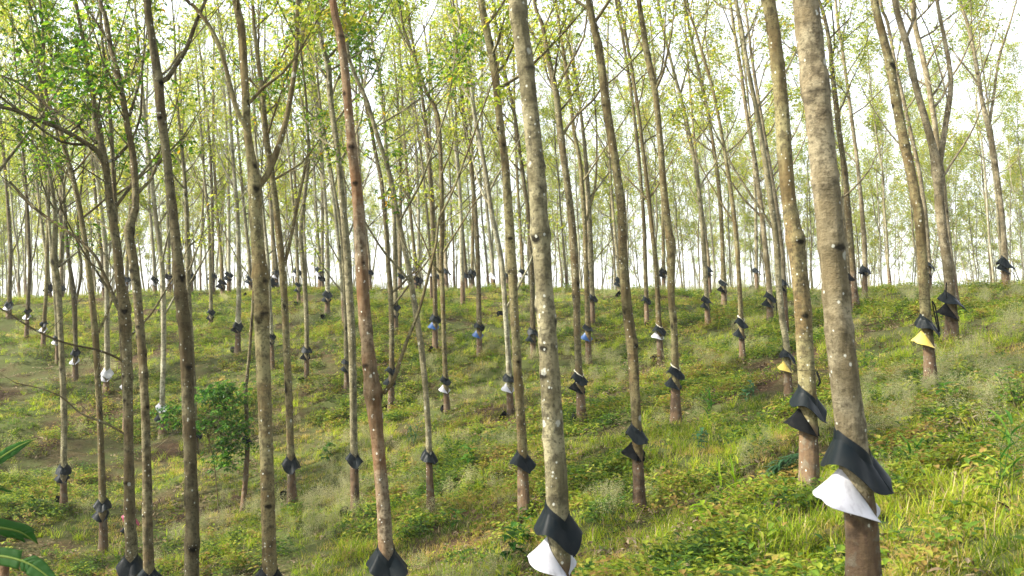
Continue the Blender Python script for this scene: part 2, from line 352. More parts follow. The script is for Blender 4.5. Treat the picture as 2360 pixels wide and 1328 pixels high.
def guard_upper(P, R, ztop, s, thv, rng, size=1.0, rings=None):
    """collar round the trunk: high at the back, falling to a V at the front where its two ends meet and stick out"""
    mb = MB(); A = .19*s*size; nth = 44; rings = rings or [(0, 0), (.005, .02), (.011, .055), (.013, .062), (.045, .11), (.078, .158), (.108, .205)]
    V = np.zeros((len(rings), nth, 3)); wob = rng.uniform(.82, 1.15); ph = rng.rand()*6; p2 = rng.rand()*6; wa = rng.uniform(.006, .016)*s; wr = rng.uniform(.85, 1.12)
    for j in range(nth):
        u = j/(nth-1)*2; d = 1-abs(u-1); a = thv+np.pi*u; d = min(u, 2-u)       # d: 0 at the V, 1 behind
        zin = ztop-A*(1-min(1., d*1.35)**.9)
        for i, (dr, dz) in enumerate(rings):
            fl = 1+.18*math.cos(2*(a-thv)+ph)*.6+(.12 if d < .08 else 0)*(1-d/.08); zz = zin-dz*s*size*(1+.10*(1-d))*wob
            c, r = R2(P, R, zz); g_ = (i/(len(rings)-1))**1.5; rr = r+.006+dr*s*size*fl*1.12*wr+wa*g_*(math.sin(4*a+ph)+.6*math.sin(7*a+p2)); zz += wa*g_*math.sin(3*a+p2)
            aa = a+(.10 if u > 1 else -.0)*(1 if d < .12 else 0)*(1-d/.12)*i*.3
            V[i, j] = (c[0]+rr*math.sin(aa), c[1]-rr*math.cos(aa), zz+.006*math.sin(3*a+ph)*i)
    solid_grid(mb, V, .004)
    return mb
def guard_lower(P, R, ztop, s, thv, rng, size=1.0):
    """sheet hung round the trunk behind the V: wide at the sides, cut to points at the front"""
    mb = MB(); A = .34*s*size; nth = 40; nr = 6; V = np.zeros((nr, nth, 3)); wob = rng.uniform(.9, 1.1)
    for j in range(nth):
        u = .05+j/(nth-1)*1.90; d = min(u, 2-u); a = thv+np.pi*u
        zin = ztop-A*max(0, 1-d*1.45)
        w = .225*s*size*min(1, (d/.62))**.75*wob*(.55+.45*min(1, max(0, (u-.7)/.5)))+.004
        for i in range(nr):
            t = i/(nr-1); fl = .78 if u > 1 else .5
            zz = zin-w*(.72*t+.10*t*t); c, r = R2(P, R, zin)
            rr = r+.005+w*fl*(t*.7+.3*t*t)+.012*t*t*math.sin(5*a+wob*30)
            V[i, j] = (c[0]+rr*math.sin(a), c[1]-rr*math.cos(a), zz)
    solid_grid(mb, V, .0035)
    return mb

# ------------------------------------------------------------------ the rubber trees
TREES = []
def rubber_tree(label, base, pts, wid, guards=(), mat='grey', forks=(), leaf=None, h0=None, hgt=None, nb=20, leaves=2100, group='rubber trees on the near slope',
                knots=(), strap=None, thv=None, seed=0, wet=None, gs=1.0, size=.09, tiltmax=1.0, D=None, single=None, bark2=None, wf=.93, extra_leaf=()):
    """base: foot on the ground; pts: centre line from the top of the view down to the foot; wid: (y, width) pairs"""
    rng = np.random.RandomState(1000+seed+len(TREES)*7)
    bx, by = base
    if D is None: xy = hit(bx, by)
    else: d = ray(bx, by); xy = d[:2]*D
    Y = xy[1]; z0 = float(tz(xy[0], xy[1])); D0 = Y
    pix = sorted([p for p in pts if p[1] < by-4], key=lambda q: -q[1])
    P = [np.array([xy[0], Y, z0-.12])]
    for (px, py) in pix:
        q = at_y(px, py, Y)
        if q[2] > P[-1][2]+.05: P.append(q)
    ys = [w[0] for w in wid]; ws = [w[1]*wf for w in wid]; o = np.argsort(ys); ys = np.array(ys)[o]; ws = np.array(ws)[o]
    R = [np.interp(by, ys, ws)/2/F*D0*1.12]+[np.interp(p[1], ys, ws)/2/F*D0 for p in pix if True][:len(P)-1]
    R = R[:len(P)]
    while len(R) < len(P): R.append(R[-1]*.95)
    # the trunk goes on above the view
    H = hgt or rng.uniform(12.5, 15.5)
    dv = P[-1]-P[-2]; dv = dv/dv[2]; dv[0] = np.clip(dv[0], -.14, .1)*.8
    zt = z0+H; cur = P[-1]; r = R[-1]; nseg = max(2, int((zt-cur[2])/1.2)); rem = zt-cur[2]
    if rem > .8:
        for i in range(nseg):
            cur = cur+dv*rem/nseg+np.array([rng.normal(0, .05), rng.normal(0, .06), 0]); P.append(cur); R.append(max(.012, r*(1-.85*(i+1)/nseg)))
    P = np.array(P)
    # the lean is real: a little sway in depth too
    hh = P[:, 2]-z0; P[:, 1] += .02*hh*rng.uniform(-1, .6)*0.5
    org = np.array([xy[0], xy[1], z0]); P = P-org
    fine = D0 < 17
    Pd, Rd = resample(P, R, .05 if fine else .14)
    Rd = np.maximum(Rd, .008)
    sides = 28 if fine else 12
    n = len(Pd); th = np.linspace(0, 2*np.pi, sides, endpoint=False)[None]; zz = Pd[:, 2][:, None]
    disp = .05*np.sin(th*2+zz*1.7+rng.rand()*6)+.03*np.sin(th*3-zz*2.9+rng.rand()*6)+.022*np.sin(th*5+zz*7+rng.rand()*6)
    if fine: disp = disp+.012*rng.normal(0, 1, (n, sides))
    scar = np.zeros((n, sides))
    def knot(zk, ang, amp, sz, ring):
        nonlocal scar
        dz = (zz-zk)/sz; da = np.angle(np.exp(1j*(th-ang)))/.75
        scar = np.maximum(scar, np.exp(-(dz+.3+.35*np.cos(da*2.2))**2*2.4)*np.exp(-da*da*.9)*(1.0 if amp > .09 else 0))
        return amp*np.exp(-dz*dz)*(ring+(1-ring)*np.exp(-da*da))
    for k in range(rng.randint(6, 11)):
        zk = rng.uniform(1.6, 8); disp = disp+knot(zk, rng.rand()*6.28, rng.uniform(.10, .26), rng.uniform(.04, .08), rng.uniform(.15, .5))
    zk = .5
    while zk < 8.5:
        zk += rng.uniform(.12, .5); disp = disp+rng.uniform(.05, .17)*np.exp(-((zz-zk)/rng.uniform(.02, .04))**2)*np.exp(-(np.angle(np.exp(1j*(th-rng.rand()*6.28)))/.5)**2)
    for (kx, ky, amp, sz) in knots:
        zk = at_y(kx, ky, Y)[2]-z0; amp *= 1.25; sz *= 1.25; disp = disp+knot(zk, (math.pi if kx < 0 else -math.pi/2+rng.uniform(-.9, .9)), amp, sz, .6)
    disp = disp+.28*np.exp(-np.clip(zz, 0, 9)/.16)*(1+.3*np.sin(th*3+seed))            # root flare
    root = empty('rubber_tree', tuple(org))
    tag(root, label, 'tree', group)
    gz = None; zg = []
    for g in guards: zg.append(at_y(bx, g[1], Y)[2]-z0)
    zline = (min(zg)-.18) if zg else (1.05 if single is None else single)
    zone = np.clip((zline-(Pd[:, 2]))/.12+.5, 0, 1); zone *= np.clip((Pd[:, 2]+.1)/.2, .6, 1)
    mb = MB(); v, f = tube(Pd, Rd, sides, disp=disp); zo = np.repeat(zone, sides); sc_ = scar.ravel(); mb.add(v, f, 0, np.where(zo > .02, zo, -sc_))
    M = BARK[mat]; mb.build('trunk', M, root)
    leafpts = []
    for fk in forks:
        fp = [at_y(a, b, Y)-org for a, b in fk[0]]; k = len(fp); fr = np.linspace(fk[1], fk[2], k)*wf/2/F*D0
        dd = fk[3] if len(fk) > 3 else rng.uniform(-.5, .5)
        base_y = R2(Pd, Rd, fp[0][2])[0][1]
        for i in range(k): fp[i][1] = base_y+dd*(i/(k-1))**1.1
        if fk[4] if len(fk) > 4 else True:                         # the limb goes on upward and out
            dv = fp[-1]-fp[-2]; dv /= np.linalg.norm(dv); dv[2] = abs(dv[2])*.8+.3; fp.append(fp[-1]+dv*1.8); fr = np.append(fr, fr[-1]*.5)
        A, B = resample(fp, fr, .08 if fine else .2); s = 14 if fine else 8
        t2 = np.linspace(0, 2*np.pi, s, endpoint=False)[None]; z2 = np.arange(len(A))[:, None]*.08
        dp = .05*np.sin(t2*2+z2*3)+.1*(np.sin(z2*5.1+rng.rand()*6) > .93)
        bb = MB(); bb.add(*tube(A, np.maximum(B, .004), s, disp=dp))
        for q in range(fk[5] if len(fk) > 5 else 5):              # side twigs
            kk = rng.randint(len(A)//4, len(A)); tw = twig_path(A[kk], rng.rand()*6.28, rng.uniform(.4, 1.3), rng.uniform(.5, 1.5), rng, 6)
            bb.add(*tube(tw, np.linspace(max(.004, B[kk]*.4), .003, 6), 4)); (leafpts.append(tw[2:]) if (len(fk) < 5 or fk[4] or q > 8 or (len(fk) > 5 and fk[5] > 9)) else None)
        bb.build('branch', BARK[bark2] if bark2 else M, root)
        if len(fk) < 5 or fk[4] or (len(fk) > 5 and fk[5] >= 8): leafpts.append(A[int(len(A)*.6):])
    for e in extra_leaf:                                          # leafy sprays that hang into view: (x, y, depth offset, radius, count)
        c = at_y(e[0], e[1], Y)-org; c[1] += e[2]; k = R2(Pd, Rd, c[2]-.6)[0]; dv = c-k
        tw = np.array([k, k+dv*.35+(0, 0, .12), k+dv*.7+(0, 0, .12), c]); A, B = resample(tw, [.012, .009, .006, .004], .15)
        bb = MB(); bb.add(*tube(A, B, 5)); lp = [A[-6:]]
        for q in range(9):
            t3 = twig_path(A[rng.randint(len(A)//2, len(A))], rng.rand()*6.28, rng.uniform(.5, 1.7), e[3]*rng.uniform(.7, 1.6), rng, 5); bb.add(*tube(t3, np.linspace(.005, .0025, 5), 3)); lp.append(t3[1:])
        lp = np.concatenate(lp); e = (*e[:4], int(e[4]*.9)); cc = lp[rng.randint(0, len(lp), e[4])]+rng.normal(0, e[3]*.16, (e[4], 3))
        rubber_leaves(bb, cc, rng, .095, 1); bb.build('leafy_branch', [M, LEAF_MID], root)
    if not forks and D0 > 16:
        for q in range(2 if D0 < 30 else 1):
            kz = rng.uniform(2.6, 5.5)*(1 if D0 < 30 else 1.2); c, r_ = R2(Pd, Rd, kz); tw = twig_path(c, rng.choice([0., math.pi])+rng.normal(0, .5), rng.uniform(.55, .9), rng.uniform(2, 4), rng, 9, .65, .07)
            A, B = resample(tw, np.linspace(r_*.5, .006, 9), .12); bb = MB(); bb.add(*tube(A, B, 6))
            for w_ in range(4): kk = rng.randint(len(A)//3, len(A)); t3 = twig_path(A[kk], rng.rand()*6.28, rng.uniform(.4, 1.2), rng.uniform(.5, 1.3), rng, 5); bb.add(*tube(t3, np.linspace(max(.004, B[kk]*.5), .003, 5), 4)); leafpts.append(t3[2:])
            bb.build('branch', M, root); leafpts.append(A[int(len(A)*.6):])
    hh0 = h0 if h0 else (max(4.6, H*.38) if D0 > 22 else 5.2+.05*D0)
    ex = np.concatenate(leafpts) if leafpts else None
    cr = make_crown(rng, Pd, Rd, hh0, nb, leaves, size, extra=ex, tiltmax=tiltmax)
    cr.build('crown', [M, leaf or LEAF_FAR], root, smooth=False)
    # rain guards
    s = gs*np.clip(np.interp(np.mean([g[1] for g in guards]), ys, ws)/F*D0/.195, .65, 1.25) if guards else 1
    th_v = rng.normal(.75, .22) if thv is None else thv
    names = {'k': 'black', 'n': 'matt black', 'w': 'white', 'y': 'yellow', 'b': 'blue', 'p': 'pink', 'c': 'cream'}
    for i, g in enumerate(guards):
        up = len(g) < 3; fn = guard_upper if up else guard_lower
        if up:
            if 'c' in g[0][1:]:
                o_ = fn(Pd, Rd, zg[i]+.012, s, th_v, rng, 1.0, [(.006, 0), (.014, .008), (.018, .022)]).build('guard_lining', GUARD['c'], root, sharp=26); o_['label'] = 'cream lining showing above the black guard'
            o_ = fn(Pd, Rd, zg[i], s, th_v, rng).build('rain_guard', GUARD[g[0][0]], root, sharp=26)
        else: o_ = fn(Pd, Rd, zg[i], s, th_v, rng).build('rain_guard', GUARD[g[0][0]], root, sharp=26)
        o_['label'] = '%s %s rain guard' % ('upper' if i == 0 and len(guards) > 1 else ('lower' if i else 'single'), names[g[0][0]])
    if strap:
        yw, pts_s = strap
        zc = at_y(bx, yw, Y)[2]-z0; c, r = R2(Pd, Rd, zc)
        if True:
            a = np.linspace(0, 2*np.pi, 33); ring = np.stack([c[0]+(r*1.09+.006)*np.cos(a), c[1]+(r*1.09+.006)*np.sin(a), zc+.01*np.sin(a)], -1)
            wbm = MB(); wbm.add(*tube(ring, .0022, 5)); wbm.build('wire', GUARD['n'], root)
        sp3 = [at_y(a, b, Y)-org for a, b in pts_s]; A, _ = resample(sp3, np.ones(len(sp3)), .03); A[:, 1] = c[1]-r*.9-.02
        wv = .013*s; mbx = MB(); tg = np.gradient(A, axis=0); sd_ = np.stack([tg[:, 2], 0*tg[:, 0], -tg[:, 0]], -1); sd_ /= np.linalg.norm(sd_, axis=1)[:, None]+1e-9
        solid_grid(mbx, np.stack([A-sd_*wv+[0, .012, 0], A, A+sd_*wv+[0, .008, 0]], 0), .004); mbx.build('strap', GUARD['n'], root)
    TREES.append((root, org, Rd[2], label))
    return root

exec_rows = []
T = rubber_tree
NEAR = 'tapped rubber trees nearest the camera'
# --- nearest trunks, whose feet stand below the view
T('thickest pale rubber trunk, at the right, black collar over a large white sheet', (1992,1415),
  [(1857,0),(1876,160),(1895,350),(1912,520),(1929,700),(1945,850),(1960,980),(1974,1100),(1986,1250)], [(0,60),(350,64),(700,69),(980,73),(1200,72),(1415,84)],
  [('k',985),('w',1078,'L')], 'tan', knots=[(1890,180,.08,.03),(1932,565,.12,.035),(1905,760,.12,.03),(1925,412,.14,.03)], group=NEAR, D=6.25, thv=.95, hgt=13, h0=6.5, leaves=1200, gs=.98, nb=24)
T('second thickest rubber trunk, right of the middle, white sheet reaching the bottom edge', (1308,1500),
  [(1194,0),(1200,70),(1213,160),(1224,270),(1236,400),(1245,540),(1257,700),(1270,900),(1283,1145),(1292,1328)], [(0,43),(160,38),(400,41),(540,47),(700,45),(900,50),(1145,53),(1328,52),(1500,62)],
  [('k',1150),('w',1236,'L')], 'grey', knots=[(1213,158,.22,.03),(1190,35,.15,.02),(1238,385,.18,.03),(1242,540,.22,.05),(1265,860,.1,.04)], group=NEAR, D=7.8, thv=.62, hgt=14, h0=6.5, leaves=1200, nb=24)
T('olive rubber trunk with wire and black tag, just left of the thickest trunk', (1864,1112),
  [(1771,0),(1783,80),(1791,150),(1802,250),(1808,350),(1820,480),(1833,560),(1841,620),(1852,740),(1860,885),(1863,1000)], [(0,31),(150,32),(350,36),(520,37),(560,46),(620,42),(740,40),(885,40),(1112,46)],
  [('k',885),('n',940,'L')], 'olive', knots=[(1833,552,.2,.05),(1791,150,.2,.03),(1846,720,.12,.04)], thv=.85, h0=6, leaves=900, gs=1.0, strap=(852, [(1876,855),(1884,880),(1878,890)]), D=10.8)
T('rust-red rubber trunk with a knot low down where a thin limb leaves to the right', (905,1496),
  [(768,0),(784,79),(795,148),(802,221),(813,343),(824,448),(831,553),(839,685),(848,794),(859,903),(871,1024),(882,1139),(888,1226),(894,1328)], [(0,18),(79,21),(221,23),(448,26),(553,30),(794,31),(880,34),(903,40),(925,33),(1139,35),(1328,40),(1500,44)],
  [('k',1243)], 'rust', knots=[(-862,905,.28,.07),(802,215,.2,.03),(813,343,.18,.03),(795,90,.2,.03),(834,600,.12,.03)], group=NEAR, thv=.30, gs=1.35, h0=7, leaves=900,
  forks=[([(868,905),(886,905),(905,880),(934,794),(963,719),(986,633),(1003,560),(1010,500),(1030,460),(1066,369)], 11, 5, .2, True, 3)], bark2='olive', wf=.9)
T('greyish wishbone-forked rubber trunk, the next thick one left of the rust-red trunk', (622,1520),
  [(546,0),(559,69),(567,185),(572,295),(581,369),(589,430),(592,500),(598,580),(603,650),(606,794),(615,1024),(620,1254),(622,1328)], [(0,17),(69,20),(185,19),(295,20),(400,26),(440,33),(580,31),(650,35),(1024,34),(1254,34),(1520,42)],
  [('k',1296)], 'olive', knots=[(590,430,.18,.07),(604,640,.16,.05),(618,1160,.12,.03),(608,720,.1,.03)], group=NEAR, thv=.35, h0=6.5, leaves=900, seed=4,
  forks=[([(590,440),(613,406),(634,343),(655,253),(671,116),(671,0)], 17, 11, .4, True, 2), ([(581,350),(572,300),(551,253),(527,153),(506,90),(464,32),(432,0)], 13, 8, -.3, True, 4)])
T('broad dark rubber trunk without guard, left of the greyish wishbone-forked trunk', (446,1560),
  [(340,0),(353,95),(366,185),(374,274),(387,380),(398,474),(409,580),(418,685),(426,754),(434,909),(440,1082),(443,1200),(443,1254),(442,1328)], [(0,20),(95,20),(185,25),(380,24),(474,26),(580,29),(685,33),(909,33),(1082,35),(1254,40),(1560,44)],
  [], 'dark', knots=[(432,635,.2,.06),(446,1254,.22,.06),(370,270,.15,.03)], group=NEAR, h0=7.5, leaves=1000, wf=.82, single=-.3, seed=5,
  forks=[([(369,192),(385,180),(401,150),(422,111),(448,32),(459,0)], 15, 9, .2, True, 5), ([(373,175),(383,150),(392,110),(420,60)], 8, 4, .5, True, 4)])
T('slim kinked rubber trunk just left of the broad dark one, collar at bottom edge', (348,1500),
  [(235,0),(248,42),(261,116),(277,174),(287,227),(298,295),(311,369),(316,474),(301,532),(311,606),(319,685),(324,740),(334,880),(339,1053),(342,1226),(344,1328)],
  [(0,10),(116,12),(227,14),(369,17),(474,18),(532,22),(606,20),(685,20),(880,20),(1053,22),(1328,25),(1500,30)],
  [('k',1300)], 'dark', knots=[(-303,532,.25,.06),(322,620,.15,.05),(325,750,.1,.04)], thv=.4, h0=6, leaves=900, leaf=LEAF_MID, seed=6,
  forks=[([(303,270),(308,230),(314,180),(316,120)], 8, 5, .3, True, 4)], extra_leaf=[(235,190,-.6,.75,150),(300,110,.4,.7,140),(180,250,-.2,.8,150)])
T('rubber trunk at bottom left that splits low into sweeping limbs arching to the left edge', (300,1460),
  [(240,369),(247,420),(253,474),(262,530),(269,580),(277,660),(287,712),(293,852),(296,1024),(299,1197),(302,1272)], [(369,18),(474,19),(580,22),(685,22),(712,26),(760,21),(1024,24),(1272,28),(1460,34)],
  [('k',1268),('k',1320,'L')], 'dark', knots=[(292,712,.25,.06),(297,1110,.15,.04)], thv=.25, hgt=8.2, h0=6, nb=4, leaves=500, leaf=LEAF_MID, seed=7,
  forks=[([(241,380),(227,350),(211,337),(158,306),(105,285),(53,264),(0,258),(-60,262)], 13, 7, -.5, False, 14),
         ([(241,372),(230,340),(224,295),(205,225),(190,150),(179,105),(158,16)], 14, 9, .3, True, 8),
         ([(246,372),(256,366),(272,340),(287,311),(300,250),(296,200)], 9, 5, .5, True, 5),
         ([(222,330),(170,285),(100,240),(45,195),(0,170),(-50,150)], 8, 4, .4, False, 10),
         ([(215,335),(150,330),(80,275),(20,225),(-40,190)], 7, 4, -.9, False, 10),
         ([(292,840),(278,826),(235,806),(170,790),(110,760),(55,720),(0,688),(-40,670)], 6, 3, -.8, False, 2),
         ([(294,1006),(250,975),(200,952),(160,912),(120,892),(75,880)], 5, 2.5, -.5, False, 5),
         ([(288,823),(276,800),(276,760),(268,722),(252,700),(235,665),(212,622),(190,585),(150,548),(95,510),(45,478),(0,440),(-40,400)], 11, 6, .8, False, 9)],
  extra_leaf=[(60,120,.3,.9,170),(20,330,-.4,.7,90),(120,60,.6,.8,150)])
T('rubber tree hidden behind the sweeping-limbed trunk, only its pink and black guards peeping out', (305,1330), [(270,600),(290,900),(300,1180)], [(600,12),(1180,17),(1330,19)],
  [('p',1182),('k',1208,'L')], 'dark', D=16.5, thv=1.5, gs=.8, leaves=500, seed=8)
# --- second rank
T('rubber tree at the lower left with a double black guard and a reddish foot', (239,1268),
  [(105,211),(137,295),(153,358),(169,416),(182,474),(195,553),(206,633),(216,737),(221,794),(230,967),(236,1139)], [(211,9),(416,12),(633,14),(794,15),(967,15),(1139,17),(1268,19)],
  [('k',1143),('k',1170,'L')], 'olive', thv=.3, leaf=LEAF_MID, seed=9, knots=[(222,770,.2,.08)],
  forks=[([(222,775),(230,755),(244,720),(252,690),(262,655)], 7, 4, .2, False, 3), ([(164,400),(178,380),(196,345),(205,300)], 6, 4, .4, True, 4), ([(105,211),(80,150),(50,80),(20,20)], 7, 4, -.3, True, 8)], gs=1.1, extra_leaf=[(120,110,.5,.9,130)])
T('crooked rubber tree low at the far left with a double black guard', (147,1180),
  [(100,330),(111,390),(121,440),(127,500),(126,560),(125,605),(133,660),(141,794),(148,967),(147,1065)], [(330,8),(500,11),(605,16),(794,14),(1065,15),(1180,17)],
  [('k',1064),('k',1088,'L')], 'grey', thv=.4, seed=10, knots=[(124,600,.3,.06)], leaf=LEAF_MID, forks=[([(134,612),(140,595),(138,560),(141,500),(135,430),(150,360)], 8, 5, .3, True, 5), ([(111,390),(80,330),(30,290),(-30,270)], 5, 3, -.4, False, 8)])
T('rubber tree with one black guard standing right of the forked greyish trunk', (674,1165),
  [(586,32),(594,116),(605,200),(613,285),(626,385),(636,464),(647,569),(654,650),(661,794),(669,996)], [(32,8),(116,10),(200,12),(385,13),(569,17),(794,17),(996,18),(1165,21)],
  [('k',1042)], 'olive', thv=.25, seed=11, knots=[(658,700,.15,.06),(664,880,.12,.04)],
  forks=[([(656,615),(668,560),(681,490),(702,380),(708,337),(700,211),(690,130)], 9, 5, .3, True, 6)], gs=1.15, leaf=LEAF_MID)
T('rubber tree with one black guard just left of the rust-red trunk', (819,1180),
  [(726,0),(744,105),(758,158),(763,232),(776,327),(787,432),(797,538),(802,606),(806,685),(812,794),(816,1024)], [(0,9),(105,11),(158,14),(327,14),(538,18),(794,19),(1024,18),(1180,20)],
  [('k',1035)], 'grey', thv=.45, seed=12, knots=[(763,215,.2,.05),(808,860,.12,.04)], gs=1.15, leaf=LEAF_MID,
  forks=[([(760,165),(780,150),(800,120),(850,60),(880,10)], 6, 4, .5, True, 6), ([(797,560),(812,520),(820,470),(850,380)], 5, 3, .3, True, 5)], extra_leaf=[(690,60,.4,.9,150),(760,40,-.3,.8,110)])
T('lichen-grey leaning rubber tree with one black guard, right of the knotted rust-red trunk', (994,1185),
  [(800,90),(813,158),(847,237),(871,316),(897,395),(918,500),(940,606),(953,685),(957,708),(974,823),(986,967),(989,1053)], [(90,8),(237,10),(395,11),(606,13),(708,14),(967,15),(1185,18)],
  [('k',1030)], 'grey', thv=.5, seed=13, gs=1.15, leaf=LEAF_MID)
T('straight single-collared rubber tree just left of the second thickest trunk', (1209,1200),
  [(1108,0),(1129,105),(1140,163),(1150,264),(1158,330),(1167,411),(1178,580),(1184,696),(1195,886),(1203,1024)], [(0,17),(163,20),(264,18),(411,20),(580,22),(886,22),(1024,23),(1200,27)],
  [('k',1033)], 'olive', thv=.5, seed=14, knots=[(1155,292,.25,.05),(1188,830,.15,.04),(1182,620,.1,.05)], gs=1.1,
  forks=[([(1143,168),(1160,150),(1178,111),(1195,60),(1215,10)], 7, 4, .3, True, 4)])
T('large rubber tree with two matt black guards in grass, right of the centre', (1475,1172),
  [(1356,0),(1367,60),(1378,105),(1386,160),(1394,227),(1403,290),(1412,343),(1431,474),(1436,606),(1446,720),(1455,790),(1460,850),(1466,970)], [(0,17),(105,19),(227,20),(343,20),(474,22),(606,24),(790,25),(970,24),(1172,30)],
  [('k',970),('n',1018,'L')], 'olive', thv=.62, seed=15, knots=[(1455,792,.22,.05),(1378,105,.2,.04),(1395,240,.2,.03)], gs=1.1)
T('rubber tree with cream-banded black guard, uphill right of the two large matt guards', (1558,975),
  [(1472,0),(1482,60),(1492,126),(1510,211),(1515,260),(1521,316),(1531,448),(1542,540),(1547,575),(1547,685),(1552,737),(1556,834)], [(0,12),(126,15),(316,16),(540,19),(575,22),(600,17),(834,18),(975,25)],
  [('kc',838),('k',868,'L')], 'olive', thv=.8, seed=16, knots=[(1546,560,.25,.07),(1494,125,.2,.05)],
  forks=[([(1512,190),(1525,165),(1533,120),(1536,60),(1540,0)], 5, 3, .3, True, 5)])
T('rubber tree with cream-edged guard over matt black, next right of the second thickest trunk', (1342,975),
  [(1233,10),(1249,53),(1265,137),(1281,211),(1287,260),(1294,322),(1307,422),(1320,538),(1328,685),(1333,834)], [(10,9),(137,13),(211,15),(322,17),(538,19),(834,18),(975,21)],
  [('kc',852),('n',878,'L')], 'dark', thv=.7, seed=17, knots=[(1294,322,.28,.06),(1328,650,.12,.05)],
  forks=[([(1281,211),(1297,175),(1315,142),(1333,110),(1347,79),(1355,21)], 7, 4, .2, True, 5), ([(1294,318),(1310,290),(1331,264),(1368,232),(1384,208),(1420,180)], 7, 4, -.2, True, 4)])
T('rubber tree with the bright yellow sheet and looping black strap, at the right', (2147,895),
  [(2016,0),(2030,60),(2052,150),(2070,250),(2089,350),(2108,440),(2119,500),(2128,620),(2133,720),(2142,820)], [(0,19),(150,22),(350,23),(500,25),(700,26),(820,26),(895,30)],
  [('k',722),('y',762,'L')], 'olive', thv=.85, seed=18, knots=[(2052,145,.15,.04),(2085,335,.15,.04)], strap=(690, [(2143,695),(2152,740),(2160,765),(2151,710),(2143,694)]))
T('high-forked rubber tree with an upright black strap, right of the bright yellow sheet', (2194,785),
  [(2064,10),(2090,105),(2111,200),(2132,274),(2152,350),(2160,395),(2164,440),(2168,500),(2184,620),(2192,700)], [(10,14),(105,16),(200,17),(274,18),(360,20),(395,28),(430,22),(500,23),(700,27),(785,30)],
  [('k',668),('n',698,'L')], 'tan', thv=.85, seed=19, knots=[(2162,400,.2,.06),(2090,90,.2,.04)], strap=(650, [(2176,652),(2175,670),(2176,698)]),
  forks=[([(2160,400),(2170,360),(2177,327),(2190,258),(2201,185),(2193,105),(2177,10)], 17, 10, .3, True, 4), ([(2090,85),(2102,60),(2116,30),(2116,0)], 8, 6, .2, True, 3), ([(2190,258),(2170,150),(2150,60),(2130,0)], 4, 3, .4, True, 3)])
T('rubber tree behind the wishbone-forked one, its unguarded straight trunk showing just to the right', (2206,700),
  [(2105,20),(2111,63),(2125,120),(2137,174),(2150,250),(2159,316),(2170,400),(2177,474),(2186,550),(2193,620)], [(20,11),(174,13),(474,14),(700,17)], [], 'tan', D=25, seed=20)
T('rubber tree on the rise at the right edge, forked high, wearing a double black guard', (2319,668),
  [(2214,0),(2230,50),(2243,105),(2255,170),(2264,232),(2280,295),(2291,360),(2301,422),(2309,490),(2314,553),(2317,620)], [(0,7),(105,9),(232,11),(295,14),(422,12),(553,13),(655,17)],
  [('k',588),('k',604,'L')], 'tan', D=31, thv=.8, gs=1.25, seed=21, forks=[([(2280,292),(2288,250),(2296,211),(2309,132),(2330,70),(2348,16)], 8, 5, .3, True, 5)])
T('slim rubber tree with the smaller yellow sheet, left of the olive wired trunk', (1818,926),
  [(1695,0),(1708,63),(1721,148),(1739,237),(1758,343),(1774,448),(1790,569),(1794,650),(1803,740),(1812,794)], [(0,9),(148,11),(343,13),(569,16),(794,16),(926,19)],
  [('k',802),('y',832,'L')], 'grey', thv=.9, seed=22)
T('rubber tree with a small cream-edged guard over a white sheet, centre right below the crest', (1523,840),
  [(1425,0),(1436,53),(1457,174),(1471,264),(1489,411),(1502,527),(1511,610),(1516,700)], [(53,7),(264,9),(411,10),(685,12),(840,15)], [('kc',745),('w',762,'L')], 'olive', thv=.7, seed=23)
T('rubber tree with one small black guard, left of the cream-edged guard over white', (1491,757),
  [(1420,0),(1434,80),(1449,174),(1465,295),(1476,411),(1484,516),(1488,640)], [(80,7),(411,9),(640,10),(757,12)], [('k',680)], 'dark', thv=.6, seed=24)
T('rubber tree with two small black guards, just left of the white-lined guard', (1632,757),
  [(1520,20),(1536,95),(1557,179),(1579,264),(1600,369),(1615,474),(1626,640)], [(95,7),(264,9),(474,11),(757,13)], [('k',680),('k',696,'L')], 'grey', thv=.8, seed=25)
T('rubber tree with white-lined guard over matt black, close under the crest', (1669,708),
  [(1579,16),(1594,95),(1621,211),(1642,327),(1658,448),(1666,600)], [(95,7),(327,9),(600,11),(708,13)], [('kc',642),('n',658,'L')], 'olive', thv=.7, seed=26)
T('thin rubber tree with widely spaced cream-edged and black guards, left of the dull yellow sheet', (1712,840),
  [(1585,10),(1602,68),(1621,132),(1647,227),(1673,369),(1692,500),(1703,640)], [(68,6),(227,8),(500,10),(840,13)], [('kc',727),('k',756,'L')], 'olive', thv=.8, seed=27, gs=1.3)
T('rubber tree with two grey-black guards and a black strap dangling at their right', (1775,754),
  [(1690,60),(1705,148),(1721,264),(1739,369),(1753,474),(1766,590),(1772,650)], [(148,8),(369,11),(754,15)], [('k',670),('k',688,'L')], 'tan', thv=.8, seed=28, strap=(672, [(1784,676),(1787,700),(1788,728)]))
T('two-stemmed looking rubber trunk without guard, dark brown, just right of the thickest trunk', (1973,722),
  [(1880,-20),(1895,20),(1905,60),(1913,105),(1920,180),(1927,237),(1932,290),(1937,327),(1948,400),(1953,474),(1962,590),(1968,670)], [(0,8),(105,11),(327,13),(590,17),(722,19)], [], 'dark', seed=29,
  forks=[([(1922,215),(1912,205),(1898,190),(1886,160),(1870,90)], 6, 4, .3, True, 4)])
T('thin rubber trunk half hidden behind the second thickest one, with two small black guards', (1229,826),
  [(1140,40),(1152,105),(1167,185),(1183,248),(1199,358),(1210,440),(1218,500),(1226,640)], [(105,7),(358,9),(826,13)], [('k',752),('k',770,'L')], 'dark', seed=30)
